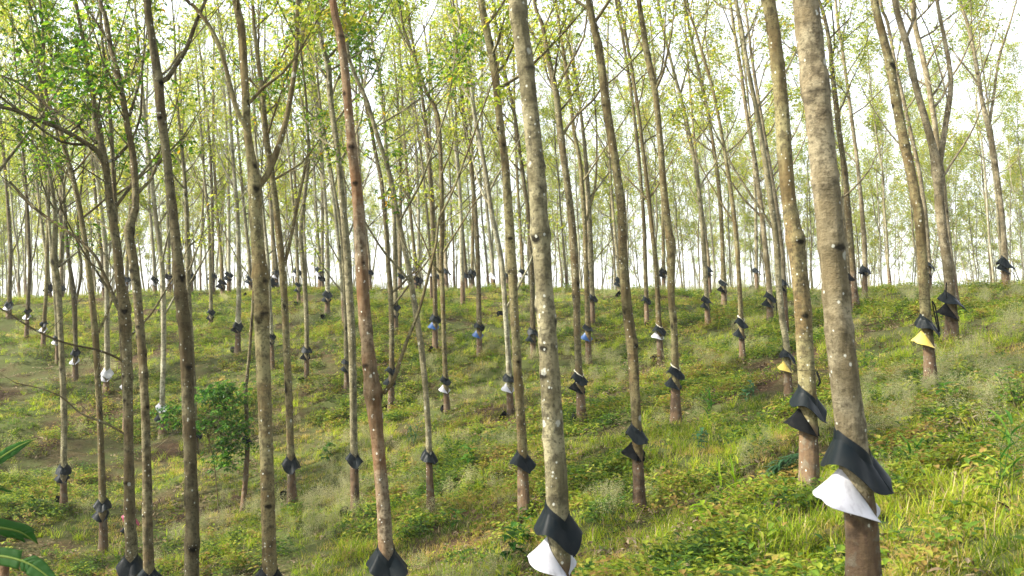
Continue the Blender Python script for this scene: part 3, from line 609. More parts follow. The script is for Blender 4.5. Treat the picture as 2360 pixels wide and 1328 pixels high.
T('rubber tree with a bright blue lower guard, right of the second thickest trunk', (1357,838),
  [(1283,21),(1299,121),(1315,237),(1325,316),(1336,369),(1347,506),(1350,606),(1354,720)], [(21,7),(237,9),(506,11),(838,14)], [('k',744),('b',766,'L')], 'olive', seed=31, thv=.6,
  forks=[([(1352,510),(1362,470),(1373,422),(1376,350),(1376,295),(1371,211)], 6, 4, .2, True, 4), ([(1350,612),(1370,600),(1395,570),(1420,540)], 3, 2, .2, True, 2)])
T('rubber tree with a single black guard just behind the one with the blue guard', (1366,750),
  [(1302,60),(1315,121),(1331,211),(1347,337),(1358,480),(1364,640)], [(60,6),(337,9),(750,12)], [('k',674)], 'grey', seed=32, thv=.5)
T('rubber tree with a bright blue lower guard, the middle one of the three blue-guarded trees', (1105,831),
  [(1050,80),(1061,185),(1071,285),(1080,340),(1087,395),(1098,527),(1102,620),(1104,720)], [(80,7),(285,9),(527,11),(831,13)], [('k',740),('b',760,'L')], 'dark', seed=33, thv=.5)
T('leftmost of the three blue-guarded rubber trees, on the middle of the slope', (1003,800),
  [(945,60),(957,131),(971,211),(984,316),(995,474),(1001,622),(1003,715)], [(60,6),(316,9),(800,13)], [('k',720),('b',740,'L')], 'dark', seed=34, thv=.5)
T('slim rubber tree with black guard over white sheet, between lichen-grey and straight collared trees', (1031,961),
  [(925,40),(940,95),(961,148),(982,211),(1008,264),(1016,369),(1019,527),(1017,600),(1020,679),(1026,852)], [(40,6),(264,9),(527,11),(852,12),(961,14)], [('k',863),('w',886,'L')], 'olive', seed=35, thv=.6)
T('rubber tree with a black guard over a white sheet, partly behind the straight single-collared tree', (1177,967),
  [(1060,60),(1079,132),(1092,253),(1107,330),(1119,395),(1135,500),(1156,606),(1166,737),(1173,852)], [(60,7),(253,10),(500,12),(852,14),(967,16)], [('k',858),('w',882,'L')], 'pale', seed=36, thv=.6)
T('rubber trunk with two black guards crossed by the thin right limb of the rust-red trunk', (901,938),
  [(842,240),(855,295),(866,358),(879,422),(889,527),(894,600),(900,679),(903,794)], [(240,7),(422,10),(794,13),(938,15)], [('k',840),('k',868,'L')], 'dark', seed=37, thv=.5)
T('thin double-guarded rubber tree uphill, touching the right of the limb-crossed trunk', (912,771),
  [(858,100),(871,158),(884,264),(892,369),(908,500),(911,640)], [(100,6),(369,9),(771,12)], [('k',695),('k',714,'L')], 'grey', seed=38, thv=.5)
T('thin rubber tree half behind the trunk left of the rust-red one, with two black guards', (800,909),
  [(740,250),(765,400),(785,520),(793,622),(797,737)], [(250,6),(622,9),(909,12)], [('k',825),('k',842,'L')], 'grey', seed=39)
T('slim grey rubber tree, black over matt guard, right of the forked greyish trunk', (707,880),
  [(690,200),(702,264),(713,343),(704,440),(694,527),(698,600),(704,679),(707,765)], [(200,6),(527,10),(880,12)], [('k',795),('n',812,'L')], 'grey', seed=40, thv=.4)
T('rubber tree with plump double black guard under the crest, left of the rust-red trunk', (754,725),
  [(712,120),(723,211),(737,316),(744,395),(752,500),(755,600),(755,680)], [(211,7),(500,9),(725,12)], [('k',665),('k',680,'L')], 'pale', seed=41, thv=.5)
T('small rubber tree with a double black guard, next left of the plump-guarded one', (689,708), [(655,250),(670,400),(683,560),(687,640)], [(250,5),(708,8)], [('k',648),('k',662,'L')], 'grey', seed=42)
T('thin rubber tree with close double guard, touching the right of the forked greyish trunk', (628,850), [(590,330),(603,450),(614,560),(620,640),(625,760)], [(330,6),(640,9),(850,11)], [('k',764),('k',778,'L')], 'pale', seed=43)
T('pale straight rubber tree with a cream-topped double guard, left of the forked greyish trunk', (548,812),
  [(515,100),(528,220),(538,369),(548,500),(551,659),(549,740)], [(100,7),(369,9),(659,12),(812,13)], [('kc',735),('n',748,'L')], 'pale', seed=44, thv=.4)
T('rubber tree with black over matt guard, left of the pale cream-topped one', (486,760),
  [(460,250),(470,400),(480,500),(484,600),(486,679)], [(250,6),(760,9)], [('k',709),('n',725,'L')], 'grey', seed=45, thv=.4)
T('grey rubber tree behind the leafy sapling with a white-edged guard over a black one', (375,1015),
  [(318,120),(327,211),(337,316),(348,411),(358,500),(369,580),(375,660),(377,794),(374,921)], [(120,8),(316,10),(580,12),(921,13),(1015,16)], [('w',926),('k',952,'L')], 'pale', seed=46, thv=.6)
T('rubber trunk right behind the broad split-barked one, small black guard showing at its right', (452,1045),
  [(405,200),(422,369),(430,474),(432,560),(435,679),(444,852),(450,990)], [(200,7),(679,12),(1045,14)], [('k',988)], 'grey', seed=47, gs=.9, thv=.9)
T('crooked thin brown rubber stem rising from behind the leafy sapling', (560,1133),
  [(590,560),(584,667),(576,794),(569,870),(566,900),(570,1024)], [(560,5),(794,8),(890,9),(1133,13)], [('k',1000)], 'dark', seed=48, hgt=9.5, leaves=300, D=21.5, gs=.9)
T('light grey rubber tree at the left with two stacked white sheets', (244,912),
  [(215,250),(225,400),(236,500),(243,564),(246,640),(247,708),(247,840)], [(250,8),(564,11),(912,14)], [('w',843),('w',858,'L')], 'pale', seed=49, thv=.3)
T('rubber tree with a hidden white sheet behind the arching trunk at the left', (290,930), [(255,300),(272,560),(285,760),(289,850)], [(300,6),(930,11)], [('w',880)], 'grey', seed=50, D=29)
T('low-forked rubber tree, black guard over wide white sheet, left of the stacked white sheets', (174,880),
  [(130,300),(145,420),(155,564),(163,630),(171,690),(174,794)], [(300,7),(564,8),(690,12),(794,11),(880,13)], [('k',799),('w',822,'L')], 'dark', seed=51, thv=.1,
  forks=[([(172,705),(184,650),(186,610),(178,570),(176,500),(185,400)], 7, 5, .2, True, 4)])
T('rubber tree with white lower sheet half hidden behind the crooked trunk', (133,835), [(100,350),(118,560),(130,720),(131,790)], [(350,6),(835,9)], [('k',770),('w',782,'L')], 'grey', seed=52)
T('third guarded rubber tree from the left edge, black over white, beside a bare branch', (99,805), [(100,250),(112,400),(109,564),(106,679),(102,737)], [(250,6),(805,10)], [('k',736),('w',752,'L')], 'olive', seed=53, thv=.2)
T('second guarded rubber tree from the left edge, matt black over white, forked', (60,777), [(50,300),(62,450),(69,610),(66,679),(63,740)], [(300,6),(777,10)], [('n',707),('w',722,'L')], 'dark', seed=54, thv=.2,
  forks=[([(69,612),(62,560),(58,480),(45,380)], 5, 3, .2, True, 4), ([(70,612),(82,580),(92,520),(100,440)], 4, 3, -.2, True, 4)])
T('leftmost guarded rubber tree at the left edge, with white sheets round a small black guard', (20,737), [(0,250),(14,420),(24,564),(22,679)], [(250,6),(737,11)], [('k',689),('w',699,'L')], 'dark', seed=55, thv=.3,
  forks=[([(25,585),(38,560),(50,510),(60,460)], 4, 3, .2, True, 4)])
T('pale unguarded rubber trunk below the crest, left of the middle blue-guarded tree', (1067,706), [(1030,150),(1046,310),(1058,420),(1062,500),(1064,600),(1066,660)], [(150,6),(706,11)], [], 'pale', seed=56)
T('rubber tree with a white guard band under the crest, between the lichen-grey and blue-guarded trees', (995,700), [(950,200),(970,350),(985,500),(992,600)], [(200,5),(700,7)], [('w',627)], 'grey', seed=57)
T('tall plain rubber trunk left of the rust-red trunk reaching above its fork, no guard visible', (795,760), [(700,60),(735,250),(765,430),(780,560),(788,650)], [(60,6),(760,10)], [], 'pale', seed=58)
# --- trees along the skyline whose guards show over the crest
ords = ['first','second','third','fourth','fifth','sixth','seventh','eighth','ninth','tenth','eleventh','twelfth','thirteenth','fourteenth','fifteenth','sixteenth','seventeenth','eighteenth','nineteenth','twentieth',
        'twenty-first','twenty-second','twenty-third','twenty-fourth','twenty-fifth','twenty-sixth','twenty-seventh','twenty-eighth','twenty-ninth','thirtieth','thirty-first','thirty-second']
SKY = [(116,648,'nn',.09),(142,650,'k',.05),(240,636,'kw',.08),(291,632,'kw',.0),(358,632,'kw',.03),(390,628,'nw',.06),(441,624,'kk',.05),(490,624,'kk',.06),(514,640,'nn',.04),(527,622,'kk',.04),(578,629,'kk',.08),
       (637,616,'kw',.05),(631,636,'kk',.10),(685,614,'kw',.06),(737,612,'kw',.04),(742,631,'n',.05),(852,616,'k',.06),(922,626,'k',.03),(958,612,'kw',.07),(965,632,'nn',.06),(1013,628,'k',.04),(1028,616,'k',.09),
       (1073,623,'k',.05),(1088,616,'kk',.04),(1137,627,'w',.05),(1168,626,'k',.05),(1205,617,'kw',.04),(1357,617,'kw',.08),(1428,636,'kk',.05),(1529,615,'nn',.05),(1634,611,'kk',.10),(1743,616,'k',.07)]
SKY.sort()
for i, (x, y, g, ln) in enumerate(SKY):
    by = 674 if x < 1300 else 672; Dk = 50 if x < 1250 else (47 if x < 1600 else 40); x2 = x+.02*(by-y)
    desc = {'nn': 'two matt guards', 'k': 'one black guard', 'kw': 'black over white guards', 'nw': 'matt black over white guards', 'kk': 'two black guards', 'w': 'one white guard', 'n': 'one matt guard'}[g]
    gl = [(g[0], y)]+([(g[1], y+10, 'L')] if len(g) > 1 else [])
    cv = [(-20,20),(15,-12),(-10,14),(22,8)][i % 4]
    T('skyline rubber tree with %s, %s guarded skyline trunk from the left' % (desc, ords[i]), (x2, by), [(x-ln*(y-q)+cv[0]*(math.sin((y-q)/170.)*.5), q) for q in (60, 160, 260, 360, 460, 540, 600)],
      [(60,4.0),(360,6.5),(600,8.5),(674,9.5)], gl, ['grey','olive','tan','pale','dark'][i*7 % 5] if x < 1200 else ['tan','grey','olive'][i % 3], D=Dk, seed=80+i, gs=1.2, leaves=650, h0=4.0, nb=16, group='guarded rubber trees on the skyline')
T('rubber tree with two black guards showing behind the slim yellow-sheeted trunk', (1812,712), [(1735,150),(1765,330),(1790,480),(1803,600)], [(150,7),(712,13)], [('k',640),('n',655,'L')], 'tan', seed=120, D=27)
T('rubber tree with a puffy grey double guard against the sky, right of the thickest trunk', (1992,668), [(1930,60),(1940,116),(1958,248),(1974,369),(1987,500),(1993,600)], [(60,7),(369,9),(668,13)], [('k',609),('k',618,'L')], 'tan', seed=121, D=34)
T('rubber tree with two black guards peeping out right of the yellow-sheeted trunk', (2142,672), [(2030,20),(2043,53),(2064,158),(2095,295),(2122,422),(2137,560)], [(20,7),(295,9),(672,13)], [('k',600),('n',622,'L')], 'tan', seed=122, D=33, thv=.9)
T('rubber tree with one dark guard showing just right of the thickest trunk', (1958,700), [(1860,60),(1900,250),(1930,430),(1950,590)], [(60,8),(700,13)], [('n',624)], 'tan', seed=123, D=27)

# ------------------------------------------------------------------ rubber trees beyond the crest, plus unseen ones added at the left for shade: a few modelled, the others copied
rngb = np.random.RandomState(5)
VAR = []
for k in range(12):
    rg = np.random.RandomState(300+k); H = rg.uniform(13, 17); zz = np.linspace(0, H, 12)
    path = np.stack([np.cumsum(rg.normal(0, .06, 12))-.02*zz, np.cumsum(rg.normal(0, .06, 12)), zz], -1); path[0, :2] = path[1, :2]*.7; path[:, :2] -= path[0, :2]
    R = np.interp(zz, [0, 1, H*.45, H], [.085, .07, .048, .010])*rg.uniform(.75, 1.1)
    Pd, Rd = resample(path, R, .25); th = np.linspace(0, 2*np.pi, 9, endpoint=False)[None]
    mb = MB(); v, f = tube(Pd, Rd, 9, disp=.06*np.sin(th*2+Pd[:, 2:3])+.07*(np.sin(Pd[:, 2:3]*4.4+k) > .93)); mb.add(v, f, 0, np.repeat(np.clip((1.25-Pd[:, 2])/.15, 0, 1), 9))
    bk = BARK[['pale','grey','tan','pale','pale','grey'][k % 6]]; me1 = mb.mesh('trunk', [bk])  # mostly pale bark: distant glare is put into the trunk colour
    fk = MB(); kk = int(len(Pd)*rg.uniform(.28, .5)); tw = twig_path(Pd[kk], rg.rand()*6.28, .75, rg.uniform(4, 6), rg, 9, .75, .06); fk.add(*tube(tw, np.linspace(Rd[kk]*.7, .012, 9), 7)); me3 = fk.mesh('branch', [bk])
    cr = make_crown(rg, Pd, Rd, H*.34, 30, 3900, .088, extra=tw[3:], blen=(1.4, 3.6)); me2 = cr.mesh('crown', [bk, LEAF_FAR], False)
    VAR.append((me1, me2, me3))
spots = []
rows = [44, 48.5, 53, 57.5, 62, 66.5, 71, 76, 81, 87, 94]
for r_, Y in enumerate(rows):
    half = .56*Y+1.5; sp = 4.05+.016*Y
    for X in np.arange(-half, half, sp):
        X += rngb.uniform(-.9, .9); y = Y+rngb.uniform(-1.2, 1.2)
        if Y < 50 and X < 12: continue
        if Y < 55 and X < -2 and rngb.rand() < .4: continue
        spots.append((X, y))
print('beyond crest', len(spots), 'traced', len(TREES))
from mathutils import Quaternion
for (X, Y) in [(-6.5,7.5),(-9.5,10),(-8.5,14.5),(-12.5,17),(-15,21.5),(-17.5,26),(-13,9),(-21,31),(-24,36),(-18,19),(-9,3.5),(-5.5,2.5),(-17,8),(-21,12.5),(-25,18),(-29,24),(-20,4),(-16,13.5),(-22,24),(-26,30),(-13,4.5),(-30,34),(-11,13),(-19.5,16)]: spots.insert(0, (X, Y))  # unseen trees left of the view, added for the shade they cast
for i, (X, Y) in enumerate(spots[:234]):
    a, b, c_ = VAR[rngb.randint(0, 12)]; z = float(tz(X, Y)); root = empty('rubber_tree', (X, Y, z-.05))
    s = rngb.uniform(.85, 1.12)*(1.0 if Y < 75 else 1.12); root.scale = (s, s, s); root.rotation_mode = 'QUATERNION'
    root.rotation_quaternion = Quaternion((0, 1, 0), -rngb.normal(.05, .03)) @ Quaternion((1, 0, 0), rngb.normal(0, .02)) @ Quaternion((0, 0, 1), rngb.rand()*6.28)
    tag(root, 'slim bare-trunked rubber tree without guard, beyond the crest or added unseen for shade', 'tree', 'unguarded rubber trees beyond the crest')
    for nm, me in (('trunk', a), ('crown', b), ('branch', c_)):
        if nm == 'branch' and rngb.rand() < .45: continue
        o = bpy.data.objects.new(nm, me); C.objects.link(o); o.parent = root

# ------------------------------------------------------------------ plants
def blade(mb, p0, az, el, L, w, droop, n=7, prof='lance', mat=0, fold=.25, twist=0., wav=0.):
    p = np.array(p0, float); e = el; rows_ = []; st = L/(n-1)
    for i in range(n):
        t = i/(n-1)
        d = np.array([math.cos(az)*math.cos(e), math.sin(az)*math.cos(e), math.sin(e)]); s = np.array([-math.sin(az), math.cos(az), 0.]); up = np.cross(d, s)*-1
        tw = twist*t; s2 = s*math.cos(tw)+up*math.sin(tw)
        ww = {'lance': math.sin(math.pi*min(1, .12+t*.88)**.8)*.9+.02, 'ovate': math.sin(math.pi*(t**.75))+.03, 'grass': (1-t)**.6*.9+.03, 'banana': (1-(2*t-1)**4)**.5*.98+.02}[prof]*w/2
        lift = fold*ww; a = wav*math.sin(i*2.3)*ww
        rows_.append([p-s2*ww+np.array([0, 0, lift+a]), p.copy(), p+s2*ww+np.array([0, 0, lift-a])])
        p = p+d*st; e -= droop/(n-1)
    V = np.array(rows_).reshape(-1, 3); i = np.arange(n-1)*3
    Fc = np.concatenate([np.stack([i, i+1, i+4, i+3], -1), np.stack([i+1, i+2, i+5, i+4], -1)])
    mb.add(V, Fc, mat); return p

def plant(kind, px, py, size, label, cat, mats, seed=0, D=None, group=None):
    rg = np.random.RandomState(900+seed); xy = hit(px, py) if D is None else ray(px, py)[:2]*D; z = float(tz(*xy)); root = empty(kind[0], (xy[0], xy[1], z-.02))
    tag(root, label, cat, group); st = MB(); lf = MB(); k = kind[1]
    if k == 'broad':
        for s in range(3):
            a0 = rg.rand()*6.28; tw = twig_path((0, 0, 0), a0, .35, size*rg.uniform(.6, 1.), rg, 6); st.add(*tube(tw, np.linspace(.006, .003, 6), 5))
            for q in range(6):
                j = rg.randint(2, 6); blade(lf, tw[j], rg.rand()*6.28, rg.uniform(-.1, .7), size*rg.uniform(.3, .48), size*rg.uniform(.15, .22), rg.uniform(.5, 1.2), 6, 'ovate', fold=.3)
    elif k == 'blades':
        for s in range(3):
            tw = twig_path((rg.normal(0, .05), rg.normal(0, .05), 0), rg.rand()*6.28, .25, size*rg.uniform(.7, 1.1), rg, 8); st.add(*tube(tw, np.linspace(.005, .002, 8), 4))
            for j in range(1, 8): blade(lf, tw[j], j*2.9+rg.normal(0, .5), rg.uniform(.35, 1.1), size*rg.uniform(.35, .65), size*.055, rg.uniform(.4, 1.5), 8, 'lance', fold=.4)
    elif k == 'bush':
        for s in range(9):
            tw = twig_path((0, 0, 0), rg.rand()*6.28, rg.uniform(.1, .9), size*rg.uniform(.5, 1.), rg, 7); st.add(*tube(tw, np.linspace(.007, .002, 7), 4))
            for q in range(22):
                j = rg.randint(2, 7); blade(lf, tw[j]+rg.normal(0, size*.07, 3), rg.rand()*6.28, rg.uniform(-.3, .8), size*.17, size*.06, .6, 4, 'ovate')
    elif k == 'fern':
        az0 = kind[2]
        for s in range(3):
            az = az0+rg.normal(0, .25); tw = twig_path((0, 0, 0), az, .5, size*rg.uniform(.8, 1.1), rg, 16, up=-1.6, kink=.02); st.add(*tube(tw, np.linspace(.005, .0015, 16), 4))
            for j in range(2, 16):
                for sgn in (-1, 1):
                    L = size*.30*math.sin(math.pi*(j/17)**.8)+.02; q0 = tw[j]
                    for m_ in range(2): blade(lf, q0, az+sgn*1.35+rg.normal(0, .12), rg.uniform(-.2, .3), L, L*.16, .5, 4, 'lance')
    st.build('stem', BARK['olive'] if k == 'bush' else mats[0], root); lf.build('leaves', mats[0], root, smooth=False)
    return root
WD = 'weed'
plant(('broadleaf_weed','broad'), 1632,1222, .42, 'pale green weed with big oval leaves in the grass left of the thickest trunk', WD, [GRASS_L], 1)
plant(('broadleaf_weed','broad'), 1165,1300, .55, 'dark glossy leafed seedling just left of the second thickest trunk\'s white sheet', WD, [LEAF_DARK], 2)
plant(('broadleaf_weed','broad'), 1196,1262, .4, 'small dark seedling tucked behind the black collar of the second thickest trunk', WD, [LEAF_DARK], 3)
plant(('broadleaf_weed','broad'), 905,1158, .38, 'pale leafed weed growing right beside the rust-red trunk', WD, [COVER], 4)
plant(('broadleaf_weed','broad'), 1045,1222, .38, 'dark leafed weed between the lichen-grey tree and the straight collared tree', WD, [LEAF_DARK], 5)
plant(('broadleaf_weed','broad'), 1088,1098, .5, 'spreading weed with pointed leaves higher up between the single-collared trees', WD, [LEAF_DARK], 6)
plant(('broadleaf_weed','broad'), 540,1325, .45, 'leafy weed at the bottom edge left of the forked greyish trunk', WD, [COVER], 7)
plant(('broadleaf_weed','broad'), 62,1200, .5, 'young weed with a few light leaves above the banana leaves', WD, [COVER], 8)
plant(('broadleaf_weed','broad'), 1616,1050, .42, 'dark blue-green weed standing in pale seed grass right of the two matt black guards', WD, [FERN], 9)
plant(('broadleaf_weed','broad'), 1722,925, .45, 'dark weed rosette in grass left of the dull yellow sheet', WD, [FERN], 10)
plant(('broadleaf_weed','broad'), 2190,940, .5, 'green weed right of the foot of the yellow-sheeted tree', WD, [LEAF_DARK], 11)
plant(('broadleaf_weed','broad'), 755,1075, .5, 'leafy weed between the two single-collared trees left of the rust-red trunk', WD, [LEAF_DARK], 12)
plant(('tall_grass','blades'), 2315,1160, .62, 'tall clump of broad green blades at the right edge', 'grass clump', [LEAF_DARK], 13)
plant(('tall_grass','blades'), 2095,1085, .5, 'clump of long blades in a dark hollow right of the thickest trunk', 'grass clump', [LEAF_DARK], 14)
plant(('tall_grass','blades'), 1700,1205, .55, 'clump of long upright blades left of the thickest trunk\'s white sheet', 'grass clump', [GRASS_L], 15)
plant(('tall_grass','blades'), 1630,985, .6, 'drooping bamboo-like blades right of the cream-banded guard tree', 'grass clump', [LEAF_DARK], 16)
plant(('tall_grass','blades'), 955,1030, .6, 'blue-green blades uphill between the rust-red and lichen-grey trunks', 'grass clump', [FERN], 17)
plant(('tall_grass','blades'), 400,1250, .35, 'yellow-green blades beside the broad split-barked trunk', 'grass clump', [GRASS_L], 18)
plant(('fern','fern',-.7), 1755,1110, .85, 'drooping blue-green fern frond left of the olive trunk\'s foot', 'fern', [FERN], 19)
plant(('shrub','bush'), 2003,862, .62, 'bushy green shrub on the slope right of the thickest trunk', 'shrub', [LEAF_DARK], 20)
plant(('shrub','bush'), 1872,668, .8, 'green shrub on the skyline just left of the thickest trunk', 'shrub', [LEAF_MID], 21, D=30)
plant(('shrub','bush'), 2345,945, .55, 'low dark shrub at the right edge above the tall blades', 'shrub', [LEAF_DARK], 22)
plant(('shrub','bush'), 2120,690, .5, 'low shrub on the crest left of the yellow-sheeted tree', 'shrub', [LEAF_MID], 23)
plant(('shrub','bush'), 1310,672, .7, 'light green shrub on the crest right of the second thickest trunk', 'shrub', [LEAF_MID], 24, D=44)
plant(('shrub','bush'), 1205,672, .8, 'round green shrub on the crest left of the second thickest trunk', 'shrub', [LEAF_MID], 25, D=47)
plant(('shrub','bush'), 820,760, .5, 'dark shrub on the slope behind the rust-red trunk', 'shrub', [LEAF_DARK], 26)
plant(('shrub','bush'), 640,720, .5, 'small green shrub on the slope right of the forked greyish trunk', 'shrub', [LEAF_MID], 27)

# leafy sapling in the left middle
rg = np.random.RandomState(77); xy = hit(505, 1190); D_ = xy[1]; z = float(tz(*xy)); org = np.array([xy[0], xy[1], z-.03])
root = empty('rubber_sapling', tuple(org)); tag(root, 'dense leafy green sapling beside the broad split-barked trunk', 'sapling')
st = MB(); lf = MB(); rel = lambda a, b, dy=0.: at_y(a, b, D_+dy)-org
stems = [([(505,1190),(500,1130),(492,1060),(480,1010),(470,975),(450,960)], .014), ([(492,1060),(520,1010),(545,960),(560,930)], .009), ([(480,1010),(500,960),(520,920),(525,895)], .008), ([(470,975),(440,960),(410,955),(375,950)], .007),
         ([(497,1090),(520,1070),(550,1055)], .006), ([(335,1048),(370,1025),(410,990),(440,972),(470,962)], .008)]
for q, r in stems:
    A, B = resample([rel(a, b) for a, b in q], np.linspace(r, .003, len(q)), .1); st.add(*tube(A, B, 6))
pts = []
for (cx, cy, rx, ry, n_) in [(530,945,52,52,520),(480,915,42,20,240),(470,975,35,30,150),(392,962,34,30,150),(432,940,26,22,70),(545,1005,38,40,240),(520,1060,34,34,220),(500,900,36,14,120)]:
    g = rg.normal(0, 1, (n_, 3)); g /= np.linalg.norm(g, axis=1)[:, None]; g *= rg.rand(n_, 1)**.6*1.2
    c = rel(cx, cy); s_ = D_/F; pts.append(c+g*np.array([rx*s_, rx*s_*.9, ry*s_]))
P_ = np.concatenate(pts); P_ = P_[rg.rand(len(P_)) < .7]; nt_ = len(P_)//9; cc = P_[rg.randint(0, len(P_), nt_)]; P_ = cc[rg.randint(0, nt_, len(P_))]+rg.normal(0, .055, (len(P_), 3))
rubber_leaves(lf, P_, rg, .105, 0)
for p in cc[:120]:
    k = rel(*[(505,960),(480,1010),(520,1010)][rg.randint(3)]); st.add(*tube(np.array([k, (k+p)/2+(0, 0, .03), p]), [.004, .003, .002], 3))
st.build('stem', BARK['dark'], root); lf.build('leaves', LEAF_DARK, root, smooth=False)

# banana plant at the left edge
D_b = 6.6; pb = ray(-150, 1640)*D_b; zb = float(tz(pb[0], D_b)); org = np.array([pb[0], D_b, zb-.05])
root = empty('banana_plant', tuple(org)); tag(root, 'banana plant reaching in from the left edge with long glossy green leaves', 'banana plant')
ht = at_y(-150, 1290, D_b)[2]-org[2]; mb = MB(); mb.add(*tube(np.array([[0, 0, 0], [.02, 0, ht*.5], [.03, 0, ht]]), [.09, .075, .05], 14)); mb.build('pseudostem', BARK['olive'], root)
def banana_leaf(q, wpx, dy, seed):
    rg = np.random.RandomState(seed); mid, _ = resample([at_y(a, b, D_b+dy*i/(len(q)-1))-org for i, (a, b) in enumerate(q)], np.ones(len(q)), .022); n = len(mid); t = np.linspace(0, 1, n)
    w = wpx/2/F*D_b*np.clip(1-(2*t-1)**6, 0, 1)**.6*np.clip((1-t)*3.2, .03, 1)**.7
    T_ = np.gradient(mid, axis=0); T_ /= np.linalg.norm(T_, axis=1)[:, None]; view = np.array([.15, -1, .25]); S = np.cross(T_, view); S /= np.linalg.norm(S, axis=1)[:, None]; N = np.cross(S, T_)
    m = MB(); torn = rg.rand(n) < .10
    for sg in (-1, 1):
        prev = 0
        cuts = [0]+[i for i in range(6, n-4) if torn[i]]+[n-1]
        for a, b in zip(cuts[:-1], cuts[1:]):
            idx = np.arange(a, b+1)
            if len(idx) < 3: continue
            cols = 6; V = np.zeros((len(idx), cols, 3)); dr = rg.uniform(.1, .5); sk = rg.uniform(-.06, .06)
            for c in range(cols):
                u = c/(cols-1); V[:, c] = mid[idx]+sg*S[idx]*(w[idx]*u)[:, None]*(1-.18*u*dr)+N[idx]*((.22*u-.75*dr*u*u)*w[idx])[:, None]+T_[idx]*(u*(sk+.35*w[idx]))[:, None]+N[idx]*(.006*np.sin(idx*1.9)*u)[:, None]
            solid_grid(m, V, .0012)
    lfo = m.build('leaf', BANANA, root); r = MB(); r.add(*tube(mid, np.interp(t, [0, 1], [.013, .003]), 8)); r.build('midrib', RIB, lfo)
    k = MB(); k.add(*tube(resample([np.array([.03, 0, ht*.96]), (np.array([.03, 0, ht])+mid[0])/2+(0, 0, .06), mid[0]], [1, 1, 1], .05)[0], .014, 8)); k.build('stalk', RIB, lfo)
banana_leaf([(-70,1235),(-30,1216),(10,1218),(50,1228),(84,1252)], 40, .3, 1)
banana_leaf([(-80,1296),(-20,1282),(35,1288),(85,1310),(150,1362)], 42, -.2, 2)
banana_leaf([(-90,1110),(-40,1080),(0,1056),(45,1028),(86,1010)], 30, .5, 3)
banana_leaf([(-90,1165),(-50,1140),(-10,1122),(22,1130)], 26, .2, 4)
# a cut stump post at the bottom left corner
xy = ray(4, 1340)*7.4; zs = float(tz(xy[0], xy[1])); h_ = at_y(4, 1284, xy[1])[2]-zs+.02; mb = MB(); zz = np.linspace(-.05, h_, 12)
mb.add(*tube(np.stack([0*zz, .02*zz, zz], -1), np.interp(zz, [0, h_], [.05, .034]), 12, disp=.07*np.sin(np.linspace(0, 12, 12))[:, None]*np.ones(12))); mb.add([[0, .02*h_, h_+.004]]+[[.034*math.cos(a), .02*h_+.034*math.sin(a), h_] for a in np.linspace(0, 2*math.pi, 12, endpoint=False)], [[0, i+1, (i+1) % 12+1] for i in range(12)])
o = mb.build('wooden_stake', BARK['rust'], None, loc=(xy[0], xy[1], zs)); tag(o, 'short brown stake in the bottom left corner below the banana leaf', 'stake')

# latex cups on the ground at the feet of trees
cup = MB(); th = np.linspace(0, 2*np.pi, 18); prof = [(0, 0), (.04, .0), (.06, .025), (.075, .07), (.079, .075), (.072, .07), (.055, .027), (.035, .008), (0, .008)]
Vc = np.array([[[r*math.cos(a), r*math.sin(a), h] for a in th[:-1]] for r, h in prof]); i = np.arange(len(prof)-1)[:, None]*17; j = np.arange(17)[None]; k = (j+1) % 17
cup.add(Vc.reshape(-1, 3), np.stack([i+j, i+k, i+17+k, i+17+j], -1).reshape(-1, 4)); cup_me = cup.mesh('latex_cup', [GUARD['n']])
for i, (x, y, s, lb) in enumerate([(131,1174,1.7,'left of the reddish foot of the lower-left tree'),(652,1164,1.5,'by the collared tree right of the forked trunk'),(800,1182,1.4,'by the collared tree left of the rust trunk'),
        (697,882,1.5,'left of the slim grey matt-guarded tree'),(996,802,1.6,'at the foot of the leftmost blue-guarded tree'),(534,810,1.9,'left of the foot of the pale cream-topped tree'),(888,936,1.5,'at the foot of the crossed trunk'),
        (1018,962,1.6,'left of the slim tree with the white sheet'),(1164,973,1.6,'left of the straight collared tree'),(1324,972,1.8,'by the cream-edged guard tree'),(1512,840,1.8,'left of the small white-sheeted tree'),
        (1486,760,1.5,'at the foot of the single grey-sheened guard tree'),(1662,708,1.8,'left of the white-lined guard tree'),(1734,676,1.8,'on the crest left of the last skyline guard'),(1428,694,1.8,'near the crest right of the second thickest trunk'),
        (985,692,1.8,'near the crest beside the white guard band tree'),(1152,722,1.8,'on the upper slope left of the second thickest trunk'),(364,728,1.7,'on the upper slope left of the broad split-barked trunk'),(744,732,1.6,'left of the foot of the plump-guarded tree'),
        (681,710,1.8,'left of the small double-guarded tree'),(567,683,1.8,'just below the crest left of the forked greyish trunk'),(520,674,1.8,'on the crest further left of the forked greyish trunk'),(1990,1240,0,'x')]):
    if not s: continue
    xy = hit(x, y); o = bpy.data.objects.new('latex_cup', cup_me); C.objects.link(o); o.location = (xy[0], xy[1], float(tz(*xy))+.05); o.scale = (s, s, s*.9); o.rotation_euler = (.9*math.sin(i*2.1), .8*math.cos(i*1.7), i)
    tag(o, 'black cup on the ground '+lb, 'latex cup', 'latex cups at the feet of the trees')

